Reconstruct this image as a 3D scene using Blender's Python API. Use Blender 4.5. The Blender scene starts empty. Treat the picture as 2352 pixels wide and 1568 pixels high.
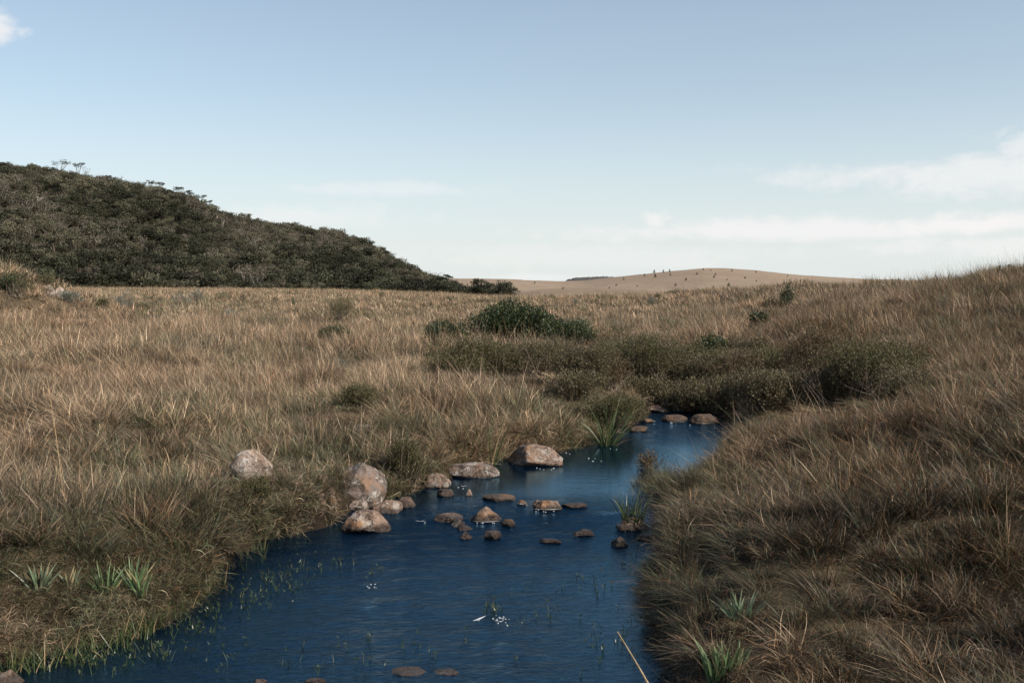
import bpy, math, random
import numpy as np

S = bpy.context.scene
COL = S.collection
R = math.radians

# ------------------------------------------------------------------ camera
CAM_H, FPX, CX, CY, HY = 2.4, 2287.0, 1176.0, 784.0, 668.0
PITCH = math.atan((CY - HY) / FPX)
cam_d = bpy.data.cameras.new('camera')
cam = bpy.data.objects.new('camera', cam_d)
COL.objects.link(cam)
cam.location = (0, 0, CAM_H)
cam.rotation_euler = (math.pi / 2 - PITCH, 0, 0)
cam_d.sensor_width = 36
cam_d.lens = 36 * FPX / 2352
cam_d.clip_start = 0.1
cam_d.clip_end = 12000
S.camera = cam

# ------------------------------------------------------------------ light
SUN_EL, SUN_AZ = R(36), R(122)          # azimuth clockwise from the view direction (+Y)
SKY_STRENGTH, SUN_STRENGTH, EXPOSURE = 0.10, 5.0, 0.5
sun_d = bpy.data.lights.new('sun', 'SUN')
sun_d.energy = SUN_STRENGTH
sun_d.angle = R(0.6)
sun_d.color = (1.0, 0.93, 0.83)
sun = bpy.data.objects.new('sun', sun_d)
COL.objects.link(sun)
sun.rotation_euler = (math.pi / 2 - SUN_EL, 0, math.pi - SUN_AZ)
sun.location = (20, -20, 30)
S.view_settings.view_transform = 'Standard'
S.view_settings.look = 'None'
S.view_settings.exposure = EXPOSURE
S.view_settings.gamma = 1.0
S.view_settings.use_curve_mapping = False
S.cycles.max_bounces = 7
S.cycles.diffuse_bounces = 3
S.cycles.glossy_bounces = 3
S.cycles.transmission_bounces = 4
S.cycles.transparent_max_bounces = 8
S.cycles.caustics_reflective = False
S.cycles.caustics_refractive = False


class NT:
    """small node-building helper: every method returns an output socket"""
    def __init__(self, tree):
        self.t = tree
        self.n = tree.nodes
        self.l = tree.links

    def node(self, typ, **kw):
        n = self.n.new(typ)
        for k, v in kw.items():
            setattr(n, k, v)
        return n

    def put(self, sock, v):
        if isinstance(v, bpy.types.NodeSocket):
            self.l.new(v, sock)
        elif v is not None:
            if sock.type == 'RGBA' and isinstance(v, (tuple, list)) and len(v) == 3:
                v = (*v, 1)
            sock.default_value = v

    def m(self, op, a, b=None, c=None, clamp=False):
        n = self.node('ShaderNodeMath', operation=op, use_clamp=clamp)
        self.put(n.inputs[0], a)
        if b is not None:
            self.put(n.inputs[1], b)
        if c is not None:
            self.put(n.inputs[2], c)
        return n.outputs[0]

    def mix(self, f, a, b, blend='MIX'):
        n = self.node('ShaderNodeMix', data_type='RGBA', blend_type=blend)
        self.put(n.inputs[0], f)
        self.put(n.inputs[6], a)
        self.put(n.inputs[7], b)
        return n.outputs[2]

    def ss(self, v, lo, hi, a=0.0, b=1.0):
        n = self.node('ShaderNodeMapRange', interpolation_type='SMOOTHSTEP')
        self.put(n.inputs[0], v)
        n.inputs[1].default_value = lo
        n.inputs[2].default_value = hi
        n.inputs[3].default_value = a
        n.inputs[4].default_value = b
        return n.outputs[0]

    def noise(self, vec, scale, detail=4, rough=0.55, dist=0.0, out=0):
        n = self.node('ShaderNodeTexNoise')
        if vec is not None:
            self.l.new(vec, n.inputs['Vector'])
        n.inputs['Scale'].default_value = scale
        n.inputs['Detail'].default_value = detail
        n.inputs['Roughness'].default_value = rough
        n.inputs['Distortion'].default_value = dist
        return n.outputs[out]

    def vor(self, vec, scale, feature='F1', out='Distance'):
        n = self.node('ShaderNodeTexVoronoi', feature=feature)
        if vec is not None:
            self.l.new(vec, n.inputs['Vector'])
        n.inputs['Scale'].default_value = scale
        return n.outputs[out]

    def vmap(self, vec, scale=(1, 1, 1), loc=(0, 0, 0), rot=(0, 0, 0)):
        n = self.node('ShaderNodeMapping')
        self.l.new(vec, n.inputs[0])
        n.inputs['Scale'].default_value = scale
        n.inputs['Location'].default_value = loc
        n.inputs['Rotation'].default_value = rot
        return n.outputs[0]

    def bump(self, h, strength, dist, normal=None):
        n = self.node('ShaderNodeBump')
        n.inputs['Strength'].default_value = strength
        n.inputs['Distance'].default_value = dist
        self.l.new(h, n.inputs['Height'])
        if normal is not None:
            self.l.new(normal, n.inputs['Normal'])
        return n.outputs[0]

    def attr(self, name, typ='GEOMETRY'):
        return self.node('ShaderNodeAttribute', attribute_name=name, attribute_type=typ)

    def sep(self, v):
        n = self.node('ShaderNodeSeparateXYZ')
        self.l.new(v, n.inputs[0])
        return n.outputs


# ------------------------------------------------------------------ sky
world = bpy.data.worlds.new('World')
S.world = world
world.use_nodes = True
W = NT(world.node_tree)
W.n.clear()
sky = W.node('ShaderNodeTexSky', sky_type='NISHITA')
sky.sun_disc = False
sky.sun_elevation = SUN_EL
sky.sun_rotation = SUN_AZ
sky.altitude = 1000
sky.air_density = 1.0
sky.dust_density = 1.4
sky.ozone_density = 2.6
tc = W.node('ShaderNodeTexCoord')
d = tc.outputs['Generated']
dx, dy, dz = W.sep(d)
az = W.m('MULTIPLY', W.m('ARCTAN2', dx, dy), FPX)            # in photograph pixels right of the centre line
el = W.m('MULTIPLY', W.m('ARCSINE', dz), FPX)                # and above the horizon
cz = W.node('ShaderNodeCombineXYZ')
W.l.new(az, cz.inputs[0]); W.l.new(el, cz.inputs[1])
n1 = W.noise(W.vmap(cz.outputs[0], (0.0030, 0.012, 1)), 1.0, 7, 0.62, 0.6)
n2 = W.noise(W.vmap(cz.outputs[0], (0.018, 0.022, 1), (3, 7, 0)), 1.0, 6, 0.6, 0.3)


def puff(cx, cy, rx, ry, strength, thr=0.42, fine=0.4):
    """one cloud: an ellipse broken up by noise"""
    ca = FPX * math.atan((cx - CX) / FPX); ce = FPX * math.atan((HY - cy) / math.hypot(FPX, cx - CX))
    u = W.m('DIVIDE', W.m('SUBTRACT', az, ca), rx)
    v = W.m('DIVIDE', W.m('SUBTRACT', el, ce), ry)
    q = W.m('SQRT', W.m('ADD', W.m('MULTIPLY', u, u), W.m('MULTIPLY', v, v)))
    body = W.m('SUBTRACT', 1.0, q)
    nn = W.m('ADD', W.m('MULTIPLY', n1, 1 - fine), W.m('MULTIPLY', n2, fine))
    s = W.m('ADD', body, W.m('MULTIPLY', W.m('SUBTRACT', nn, 0.5), 3.0))
    return W.m('MULTIPLY', W.ss(s, thr - 0.1, thr + 0.75), strength)


clouds = [puff(2330, 392, 520, 60, 0.7, 0.08, 0.4), puff(2370, 345, 130, 60, 0.6, 0.05, 0.7), puff(1750, 530, 600, 36, 0.75, 0.05, 0.3),
          puff(1503, 510, 36, 26, 0.75, -0.05, 0.6), puff(2260, 515, 300, 30, 0.95, -0.05, 0.5), puff(2330, 565, 380, 34, 0.6, 0.0),
          puff(-25, 66, 82, 36, 0.75, -0.05, 0.6), puff(900, 436, 260, 20, 0.35, 0.0), puff(700, 500, 320, 40, 0.45, 0.1),
          puff(1240, 640, 160, 16, 0.5, 0.0), puff(1400, 590, 700, 40, 0.4, 0.1)]
cm = clouds[0]
for c in clouds[1:]:
    cm = W.m('MAXIMUM', cm, c)
# thin clouds go on round the rest of the sky
gen = W.m('MULTIPLY', W.ss(W.noise(W.vmap(d, (1.5, 1.5, 6.0)), 1.6, 7, 0.6, 0.4), 0.56, 0.8), W.ss(W.m('ABSOLUTE', az), 1400, 2200, 0, 0.6))
gen = W.m('MULTIPLY', gen, W.ss(el, 1200, 1900, 1, 0.35))
cm = W.m('MAXIMUM', cm, gen)
haze_low = W.m('ADD', W.ss(el, -60, 480, 0.56, 0.0), W.ss(el, 150, 1350, 0.42, 0.0))
skyt = W.mix(1.0, sky.outputs[0], (1.08, 1.10, 1.0), 'MULTIPLY')
skyc = W.mix(haze_low, skyt, (5.55, 5.85, 5.8))
skyc = W.mix(cm, skyc, (6.6, 6.5, 6.45))
bg = W.node('ShaderNodeBackground')
W.l.new(skyc, bg.inputs[0])
bg.inputs[1].default_value = SKY_STRENGTH
wo = W.node('ShaderNodeOutputWorld')
W.l.new(bg.outputs[0], wo.inputs[0])


# ------------------------------------------------------------------ projection helpers (pixel of the photograph -> a place)
def ray(px, py):
    c, s = (px - CX) / FPX, (CY - py) / FPX
    cp, sp = math.cos(PITCH), math.sin(PITCH)
    v = np.array([c, cp + s * sp, -sp + s * cp])
    return v / np.linalg.norm(v)


def at(px, py, z=0.0):
    v = ray(px, py)
    t = (z - CAM_H) / v[2]
    return np.array([v[0] * t, v[1] * t])


# ------------------------------------------------------------------ noise
def _hash(ix, iy, seed):
    h = (ix.astype(np.int64) * 374761393 + iy.astype(np.int64) * 668265263 + seed * 2147483647) & 0xFFFFFFFF
    h = ((h ^ (h >> 13)) * 1274126177) & 0xFFFFFFFF
    return ((h ^ (h >> 16)) & 0xFFFFFF) / 16777215.0


def vnoise(x, y, seed=0):
    x = np.asarray(x, float); y = np.asarray(y, float)
    ix, iy = np.floor(x), np.floor(y)
    fx, fy = x - ix, y - iy
    fx = fx * fx * (3 - 2 * fx); fy = fy * fy * (3 - 2 * fy)
    a, b = _hash(ix, iy, seed), _hash(ix + 1, iy, seed)
    c, d_ = _hash(ix, iy + 1, seed), _hash(ix + 1, iy + 1, seed)
    return (a * (1 - fx) + b * fx) * (1 - fy) + (c * (1 - fx) + d_ * fx) * fy


def fbm(x, y, seed=0, octs=3):
    t, amp, tot = 0, 1, 0
    for k in range(octs):
        t = t + amp * vnoise(x * 2 ** k, y * 2 ** k, seed + k * 17)
        tot += amp
        amp *= 0.5
    return t / tot


def sstep(a, b, x):
    t = np.clip((x - a) / (b - a), 0, 1)
    return t * t * (3 - 2 * t)


# ------------------------------------------------------------------ the stream's outline
_pix = [(-60, 1548), (180, 1492), (330, 1442), (400, 1390), (470, 1340), (535, 1275), (575, 1240), (700, 1232), (760, 1215),
        (800, 1180), (860, 1166), (930, 1146), (965, 1120), (1020, 1098), (1150, 1062), (1290, 1038), (1350, 1018), (1440, 985),
        (1478, 955), (1486, 925), (1440, 892), (1370, 862), (1240, 830), (1250, 812), (1400, 832), (1500, 872), (1580, 908), (1660, 930),
        (1690, 938), (1720, 945), (1700, 975), (1670, 1002), (1610, 1040), (1560, 1078), (1518, 1105), (1525, 1150), (1550, 1190), (1552, 1230),
        (1515, 1270), (1498, 1320), (1505, 1400), (1520, 1480), (1550, 1568)]
OUT = [tuple(at(a, b, 0.45 if (a, b) in ((1720, 945), (1700, 975), (1670, 1002), (1610, 1040), (1560, 1078)) else 0.0)) for a, b in _pix] + [(0.75, 4.2), (-0.6, 3.3), (-4, 2.9), (-10, 2.8), (-10, 5.6), (-5, 6.15)]
OUT = np.array(OUT)
# round the outline off a little and roughen it
_pts = []
for i in range(len(OUT)):
    a, b = OUT[i], OUT[(i + 1) % len(OUT)]
    n = max(1, int(np.linalg.norm(b - a) / 0.25))
    for k in range(n):
        _pts.append(a + (b - a) * k / n)
_pts = np.array(_pts)
for _ in range(2):
    _pts = (np.roll(_pts, 1, 0) + 2 * _pts + np.roll(_pts, -1, 0)) / 4
_pts = _pts + (np.stack([vnoise(_pts[:, 0] * 2.3, _pts[:, 1] * 2.3, 5), vnoise(_pts[:, 0] * 2.3, _pts[:, 1] * 2.3, 6)], 1) - 0.5) * 0.22
OUTL = _pts


def sdist(x, y):
    """distance to the waterline, positive on land"""
    x = np.asarray(x, float).ravel(); y = np.asarray(y, float).ravel()
    res = np.full(x.shape, 40.0)
    near = (y > -8) & (y < 48) & (np.abs(x) < 24)
    idx = np.nonzero(near)[0]
    A = OUTL; B = np.roll(OUTL, -1, 0); AB = B - A; L2 = (AB ** 2).sum(1) + 1e-12
    for s in range(0, len(idx), 20000):
        k = idx[s:s + 20000]
        px, py = x[k][:, None], y[k][:, None]
        t = np.clip(((px - A[:, 0]) * AB[:, 0] + (py - A[:, 1]) * AB[:, 1]) / L2, 0, 1)
        dd = np.hypot(px - A[:, 0] - t * AB[:, 0], py - A[:, 1] - t * AB[:, 1]).min(1)
        c = (A[:, 1] > py) != (B[:, 1] > py)
        xi = A[:, 0] + (py - A[:, 1]) / (AB[:, 1] + 1e-12) * AB[:, 0]
        inside = ((c & (px < xi)).sum(1) % 2) == 1
        res[k] = np.where(inside, -dd, dd)
    return res


# ridge table: photograph column -> distance of the visible edge of the land, its height in the picture
_T = np.array([(-900, 230, 661), (-300, 240, 662), (150, 250, 664), (600, 250, 666), (900, 235, 672), (1100, 190, 683), (1250, 150, 690),
               (1400, 130, 687), (1500, 115, 684), (1700, 88, 673), (1850, 70, 665), (2000, 58, 668), (2080, 50, 668), (2200, 44, 660),
               (2260, 42, 653), (2352, 40, 640), (2600, 38, 612), (3300, 36, 580)], float)


def col_of(x, y):
    a = np.arctan2(x, np.maximum(y, 1e-3))
    return CX + FPX * np.tan(np.clip(a, -1.1, 1.1))


def ground(x, y):
    x = np.asarray(x, float).ravel(); y = np.asarray(y, float).ravel()
    r = np.hypot(x, y) + 1e-6
    c = col_of(x, y)
    Rr = np.interp(c, _T[:, 0], _T[:, 1])
    py = np.interp(c, _T[:, 0], _T[:, 2])
    Hr = CAM_H + (HY - py) / FPX * Rr
    u = np.clip(r / Rr, 0, 1)
    front = sstep(-5, 8, y)
    h = 0.5 + (Hr - 0.5) * u ** 1.35 * front
    h = h - np.clip(r - Rr, 0, 150) / 150 * np.maximum(Hr, 0) * front
    # mound at the left edge
    h += 2.3 * np.exp(-((x + 22.3) ** 2 / 15 + (y - 41) ** 2 / 40))
    lump = sstep(400, 60, r)
    h += lump * ((fbm(x * 0.8, y * 0.8, 11, 2) - 0.5) * 0.72 + (fbm(x * 0.13, y * 0.13, 12, 2) - 0.5) * 0.5 * sstep(10, 40, r))
    d_ = sdist(x, y)
    w = 0.07 + 0.10 * vnoise(x * 0.6, y * 0.6, 21) + 0.5 * np.exp(-((x + 3.4) ** 2 + (y - 6.3) ** 2) / 1.2)
    land = 1 - np.exp(-np.maximum(d_, 0) / w)
    near_bank = np.exp(-np.maximum(d_, 0) / 1.6)
    h = np.where(d_ > 0, np.maximum(h * land, 0.0) * (1 - (0.50 - 0.20 * sstep(-.2, -1.2, x) * sstep(10.2, 9.4, y) * sstep(5.8, 6.8, y)) * near_bank), -0.34 * (1 - np.exp(np.minimum(d_, 0) / 0.45)) - 0.10 * vnoise(x * 1.5, y * 1.5, 31) * sstep(0, -0.4, d_))
    return h


def ground1(x, y):
    return float(ground(np.array([x]), np.array([y]))[0])


def on_ground(px, py):
    """the place on the land that the photograph shows at this pixel"""
    v = ray(px, py)
    t = np.concatenate([np.arange(3, 60, 0.05), np.arange(60, 400, 0.4)])
    X, Y, Z = v[0] * t, v[1] * t, CAM_H + v[2] * t
    g = np.maximum(ground(X, Y), 0)
    k = np.nonzero(Z <= g)[0]
    k = k[0] if len(k) else len(t) - 1
    return X[k], Y[k], g[k]


# ------------------------------------------------------------------ mesh helpers
def np_mesh(name, verts, faces, mats, attrs=None, smooth=True, midx=None):
    """faces: list of int arrays (n,3) or (n,4)"""
    me = bpy.data.meshes.new(name)
    verts = np.asarray(verts, np.float32)
    me.vertices.add(len(verts))
    me.vertices.foreach_set('co', verts.ravel())
    faces = [np.asarray(f) for f in faces if len(f)]
    tot = np.concatenate([np.full(len(f), f.shape[1]) for f in faces])
    lv = np.concatenate([f.ravel() for f in faces]).astype(np.int32)
    me.loops.add(len(lv))
    me.loops.foreach_set('vertex_index', lv)
    me.polygons.add(len(tot))
    me.polygons.foreach_set('loop_start', np.concatenate([[0], np.cumsum(tot)[:-1]]).astype(np.int32))
    me.polygons.foreach_set('loop_total', tot.astype(np.int32))
    for m_ in (mats if isinstance(mats, (list, tuple)) else [mats]):
        me.materials.append(m_)
    if midx is not None:
        me.polygons.foreach_set('material_index', np.asarray(midx, np.int32))
    me.update(calc_edges=True)
    if smooth:
        me.polygons.foreach_set('use_smooth', np.ones(len(tot), bool))
    for k, (typ, arr) in (attrs or {}).items():
        a = me.attributes.new(k, typ, 'POINT')
        arr = np.asarray(arr, np.float32)
        a.data.foreach_set('color' if typ == 'FLOAT_COLOR' else ('vector' if typ == 'FLOAT_VECTOR' else 'value'), arr.ravel())
    return me


def link(name, me, parent=None, label=None, cat=None, group=None, kind=None, loc=None, rot=None):
    o = bpy.data.objects.new(name, me)
    COL.objects.link(o)
    if parent:
        o.parent = parent
    if loc is not None:
        o.location = [float(v) for v in loc]
    if rot is not None:
        o.rotation_euler = rot
    for k, v in (('label', label), ('category', cat), ('group', group), ('kind', kind)):
        if v:
            o[k] = v
    return o


class Geo:
    """collects pieces of geometry into one mesh"""
    def __init__(self):
        self.v, self.f3, self.f4, self.c, self.n = [], [], [], [], 0
        self.m3, self.m4 = [], []

    def add(self, v, f3=None, f4=None, c=None, mi=0):
        v = np.asarray(v, float)
        self.v.append(v)
        if f3 is not None and len(f3):
            self.f3.append(np.asarray(f3) + self.n); self.m3.append(np.full(len(f3), mi))
        if f4 is not None and len(f4):
            self.f4.append(np.asarray(f4) + self.n); self.m4.append(np.full(len(f4), mi))
        self.c.append(np.tile([0.5, 0.5, 0.5, 1], (len(v), 1)) if c is None else c)
        self.n += len(v)

    def mesh(self, name, mats, smooth=True):
        f = []
        mi = []
        if self.f3: f.append(np.concatenate(self.f3)); mi += self.m3
        if self.f4: f.append(np.concatenate(self.f4)); mi += self.m4
        return np_mesh(name, np.concatenate(self.v), f, mats, {'bc': ('FLOAT_COLOR', np.concatenate(self.c))}, smooth, np.concatenate(mi))


def blades(g, rng, n, root_r, L, tilt, droop, w, lean=(0, 0), segs=4, curl=0.3, mi=0, az_c=None, az_s=None, fold=False, shape=1.0, root=None, kink=0.0):
    """n grass blades growing out of a disc: curved, tapered strips; bc = (random, height along blade, random2)"""
    aa = rng.uniform(0, 2 * np.pi, n)
    rr = root_r * np.sqrt(rng.uniform(0, 1, n))
    rx, ry = rr * np.cos(aa), rr * np.sin(aa)
    if root is not None:
        rx = rx + root[0]; ry = ry + root[1]
    alpha = aa + rng.normal(0, 1.05, n)
    if az_c is not None:
        alpha = az_c + rng.normal(0, az_s, n)
    Ln = rng.uniform(L[0], L[1], n)
    th0 = np.abs(rng.normal(tilt[0], tilt[1], n)) * (0.35 + 0.65 * rr / max(root_r, 1e-4))
    dr = rng.uniform(droop[0], droop[1], n)
    cu = rng.normal(0, curl, n)
    W_ = rng.uniform(w[0], w[1], n)
    kseg = rng.integers(1, segs, n); kang = np.where(rng.uniform(0, 1, n) < kink, rng.uniform(.5, 1.7, n), 0)
    ts = np.linspace(0, 1, segs + 1)
    P = np.zeros((n, segs + 1, 3))
    P[:, 0, 0], P[:, 0, 1] = rx, ry
    P[:, 0, 2] = -0.03
    for k in range(segs):
        tm = (ts[k] + ts[k + 1]) / 2
        ph = np.clip(th0 + dr * tm ** 1.4 + kang * (k >= kseg), 0, 2.6)
        al = alpha + cu * tm * 2
        step = Ln / segs
        P[:, k + 1, 0] = P[:, k, 0] + step * (np.sin(ph) * np.cos(al)) + lean[0] * Ln * (ts[k + 1] ** 1.6 - ts[k] ** 1.6)
        P[:, k + 1, 1] = P[:, k, 1] + step * (np.sin(ph) * np.sin(al)) + lean[1] * Ln * (ts[k + 1] ** 1.6 - ts[k] ** 1.6)
        P[:, k + 1, 2] = P[:, k, 2] + step * np.cos(ph)
    sa = rng.uniform(0, np.pi, n)
    side = np.stack([np.cos(sa), np.sin(sa), np.zeros(n)], 1)
    prof = (1 - ts ** 1.7 * 0.85) * shape
    prof = np.minimum(prof, 0.55 + 2 * ts)
    hw = W_[:, None] * prof[None, :] / 2
    Lf = P - side[:, None, :] * hw[:, :, None]
    Rt = P + side[:, None, :] * hw[:, :, None]
    tip = P[:, -1:, :]
    V = np.concatenate([np.stack([Lf[:, :-1], Rt[:, :-1]], 2).reshape(n, -1, 3), tip], 1)   # 2*segs + 1
    nv = 2 * segs + 1
    base = (np.arange(n) * nv)[:, None]
    q = np.concatenate([base + np.array([2 * k, 2 * k + 1, 2 * k + 3, 2 * k + 2]) for k in range(segs - 1)])
    t3 = base + np.array([2 * segs - 2, 2 * segs - 1, 2 * segs])
    tt = np.concatenate([np.repeat(ts[:-1], 2), [1.0]])
    C = np.zeros((n, nv, 4)); C[..., 3] = 1
    C[..., 0] = rng.uniform(0, 1, n)[:, None]
    C[..., 1] = tt[None, :]
    C[..., 2] = rng.uniform(0, 1, n)[:, None]
    g.add(V.reshape(-1, 3), t3, q, C.reshape(-1, 4), mi)


def leaves(g, rng, P, size, up=0.3, mi=0, outward=None, aspect=0.4, c=None):
    """one small folded leaf (two triangles) at each point"""
    n = len(P)
    d_ = rng.normal(0, 1, (n, 3))
    if outward is not None:
        d_ = d_ * 0.8 + outward * 1.2
    d_[:, 2] += up
    d_ /= np.linalg.norm(d_, axis=1)[:, None] + 1e-9
    s = np.cross(d_, rng.normal(0, 1, (n, 3)))
    s /= np.linalg.norm(s, axis=1)[:, None] + 1e-9
    nn = np.cross(d_, s)
    sz = rng.uniform(size[0], size[1], n)[:, None]
    a = P
    b = P + d_ * sz * 0.5 + s * sz * aspect * 0.5 + nn * sz * 0.08
    t = P + d_ * sz
    e = P + d_ * sz * 0.5 - s * sz * aspect * 0.5 + nn * sz * 0.08
    V = np.stack([a, b, t, e], 1).reshape(-1, 3)
    ba = (np.arange(n) * 4)[:, None]
    f3 = np.concatenate([ba + np.array([0, 1, 2]), ba + np.array([0, 2, 3])])
    C = np.ones((n, 4, 4))
    C[..., 0] = rng.uniform(0, 1, n)[:, None]
    C[..., 1] = (0.5 if c is None else c[:, None])
    C[..., 2] = rng.uniform(0, 1, n)[:, None]
    g.add(V, f3, None, C.reshape(-1, 4), mi)


def tube(g, pts, rad, sides=5, mi=0):
    pts = np.asarray(pts, float)
    n = len(pts)
    rad = np.asarray(rad, float) * np.ones(n)
    V = []
    for i in range(n):
        t = pts[min(i + 1, n - 1)] - pts[max(i - 1, 0)]
        t /= np.linalg.norm(t) + 1e-9
        u = np.cross(t, [0.13, 0.97, 0.2]); u /= np.linalg.norm(u) + 1e-9
        w = np.cross(t, u)
        a = np.linspace(0, 2 * np.pi, sides, endpoint=False)
        V.append(pts[i] + rad[i] * (np.cos(a)[:, None] * u + np.sin(a)[:, None] * w))
    V = np.concatenate(V)
    q = []
    for i in range(n - 1):
        for k in range(sides):
            q.append([i * sides + k, i * sides + (k + 1) % sides, (i + 1) * sides + (k + 1) % sides, (i + 1) * sides + k])
    g.add(V, None, q, None, mi)


# ------------------------------------------------------------------ materials
def new_mat(name):
    m = bpy.data.materials.new(name)
    m.use_nodes = True
    t = NT(m.node_tree)
    t.n.clear()
    out = t.node('ShaderNodeOutputMaterial')
    return m, t, out


def principled(t, out, col, rough=0.7, spec=0.3, normal=None, **kw):
    b = t.node('ShaderNodeBsdfPrincipled')
    t.put(b.inputs['Base Color'], col)
    t.put(b.inputs['Roughness'], rough)
    t.put(b.inputs['Specular IOR Level'], spec)
    if normal is not None:
        t.l.new(normal, b.inputs['Normal'])
    for k, v in kw.items():
        t.put(b.inputs[k], v)
    t.l.new(b.outputs[0], out.inputs[0])
    return b


def leafy(t, out, col, trans=0.3, rough=0.55, spec=0.25):
    b = principled(t, out, col, rough, spec)
    tr = t.node('ShaderNodeBsdfTranslucent')
    t.put(tr.inputs[0], col)
    mx = t.node('ShaderNodeMixShader')
    mx.inputs[0].default_value = trans
    t.l.new(b.outputs[0], mx.inputs[1]); t.l.new(tr.outputs[0], mx.inputs[2])
    t.l.new(mx.outputs[0], out.inputs[0])


STRAW_A, STRAW_B = (0.51, 0.37, 0.25), (0.28, 0.195, 0.115)
GREEN_A, GREEN_B = (0.085, 0.10, 0.045), (0.20, 0.20, 0.115)
RED_A = (0.27, 0.135, 0.065)


def mat_grass():
    m, t, out = new_mat('grass_blades')
    bc = t.attr('bc').outputs['Color']
    tone = t.attr('tone', 'INSTANCER').outputs['Vector']
    r, h, r2 = t.sep(bc)
    tg, tr, tb = t.sep(tone)
    straw = t.mix(r2, STRAW_B, STRAW_A)
    green = t.mix(r2, GREEN_A, GREEN_B)
    gsel = t.ss(t.m('SUBTRACT', t.m('ADD', tg, t.m('MULTIPLY', t.m('SUBTRACT', 0.5, h), 0.55)), r), -0.12, 0.12)
    col = t.mix(gsel, straw, green)
    rsel = t.ss(t.m('SUBTRACT', tr, t.m('FRACT', t.m('MULTIPLY', r, 7.3))), -0.15, 0.15)
    col = t.mix(t.m('MULTIPLY', rsel, 0.8), col, RED_A)
    col = t.mix(t.ss(h, 0.0, 0.5, 0.75, 0.0), col, (0.055, 0.042, 0.024))  # shade deep in the tussocks painted into the blade bases
    hv = t.node('ShaderNodeHueSaturation')
    t.put(hv.inputs['Color'], col)
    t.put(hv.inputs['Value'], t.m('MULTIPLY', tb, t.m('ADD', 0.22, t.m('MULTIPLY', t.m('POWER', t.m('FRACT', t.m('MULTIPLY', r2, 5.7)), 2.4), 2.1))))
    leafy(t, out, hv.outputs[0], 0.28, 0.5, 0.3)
    return m


def mat_soil():
    m, t, out = new_mat('ground_litter')
    pos = t.node('ShaderNodeNewGeometry').outputs['Position']
    X, Y, Z = t.sep(pos)
    dist = t.node('ShaderNodeVectorMath', operation='LENGTH')
    t.l.new(pos, dist.inputs[0])
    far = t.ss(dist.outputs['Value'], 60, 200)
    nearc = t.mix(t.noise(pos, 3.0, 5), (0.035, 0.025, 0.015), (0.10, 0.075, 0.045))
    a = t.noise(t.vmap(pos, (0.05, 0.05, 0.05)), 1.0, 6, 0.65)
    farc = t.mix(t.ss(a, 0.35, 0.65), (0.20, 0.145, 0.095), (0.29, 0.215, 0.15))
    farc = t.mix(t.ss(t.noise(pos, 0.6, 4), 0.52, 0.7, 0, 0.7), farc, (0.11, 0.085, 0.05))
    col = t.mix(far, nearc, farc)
    wet = t.ss(Z, 0.05, 0.45, 1, 0)  # wet bed and bank foot; the bank's dark also paints the overhang's shade
    bed = t.mix(t.noise(pos, 4.0, 5, 0.6), (0.007, 0.006, 0.005), (0.028, 0.018, 0.011))
    col = t.mix(wet, col, bed)
    principled(t, out, col, 0.9, 0.1, t.bump(t.noise(pos, 14, 5), 0.6, 0.03))
    return m


def mat_hill(name, ca, cb, cd, sc=0.02):
    m, t, out = new_mat(name)
    pos = t.node('ShaderNodeNewGeometry').outputs['Position']
    a = t.noise(t.vmap(pos, (sc, sc, sc)), 1.0, 6, 0.65)
    col = t.mix(t.ss(a, 0.32, 0.68), ca, cb)
    f = t.noise(t.vmap(pos, (0.35, 0.12, 0.35)), 1.0, 5, 0.75)
    col = t.mix(t.ss(f, 0.48, 0.68, 0, 0.6), col, cd)
    b = t.noise(pos, 0.5, 5, 0.7)
    principled(t, out, col, 0.95, 0.05, t.bump(b, 0.5, 1.2))
    return m


def mat_water():
    m, t, out = new_mat('stream_water')
    pos = t.node('ShaderNodeNewGeometry').outputs['Position']
    rf = t.attr('rough').outputs['Fac']
    a = t.noise(t.vmap(pos, (3.0, 5.5, 1), rot=(0, 0, 0.25)), 1.0, 4, 0.6, 0.8)
    b = t.noise(t.vmap(pos, (11, 19, 1), rot=(0, 0, -0.2)), 1.0, 4, 0.65, 0.9)
    c = t.noise(t.vmap(pos, (34, 60, 1)), 1.0, 3, 0.6, 0.5)
    h = t.m('ADD', t.m('MULTIPLY', a, 0.038), t.m('ADD', t.m('MULTIPLY', b, 0.034), t.m('MULTIPLY', c, 0.016)))
    h = t.m('MULTIPLY', t.m('MULTIPLY', h, 0.58), rf)
    nrm = t.bump(h, 1.0, 1.0)
    fr = t.node('ShaderNodeFresnel')
    fr.inputs[0].default_value = 1.60
    t.l.new(nrm, fr.inputs[1])
    gl = t.node('ShaderNodeBsdfGlossy')
    gl.inputs['Roughness'].default_value = 0.02
    gl.inputs['Color'].default_value = (0.50, 0.80, 1.0, 1)
    t.l.new(nrm, gl.inputs['Normal'])
    tp = t.node('ShaderNodeBsdfTransparent')
    tp.inputs[0].default_value = (0.50, 0.42, 0.32, 1)
    body = t.node('ShaderNodeBsdfDiffuse')               # the water's own deep blue
    body.inputs[0].default_value = (0.0003, 0.005, 0.014, 1)
    bm = t.node('ShaderNodeMixShader'); bm.inputs[0].default_value = 0.72
    t.l.new(tp.outputs[0], bm.inputs[1]); t.l.new(body.outputs[0], bm.inputs[2])
    mx = t.node('ShaderNodeMixShader')
    t.l.new(fr.outputs[0], mx.inputs[0]); t.l.new(bm.outputs[0], mx.inputs[1]); t.l.new(gl.outputs[0], mx.inputs[2])
    t.l.new(mx.outputs[0], out.inputs[0])
    return m


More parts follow.
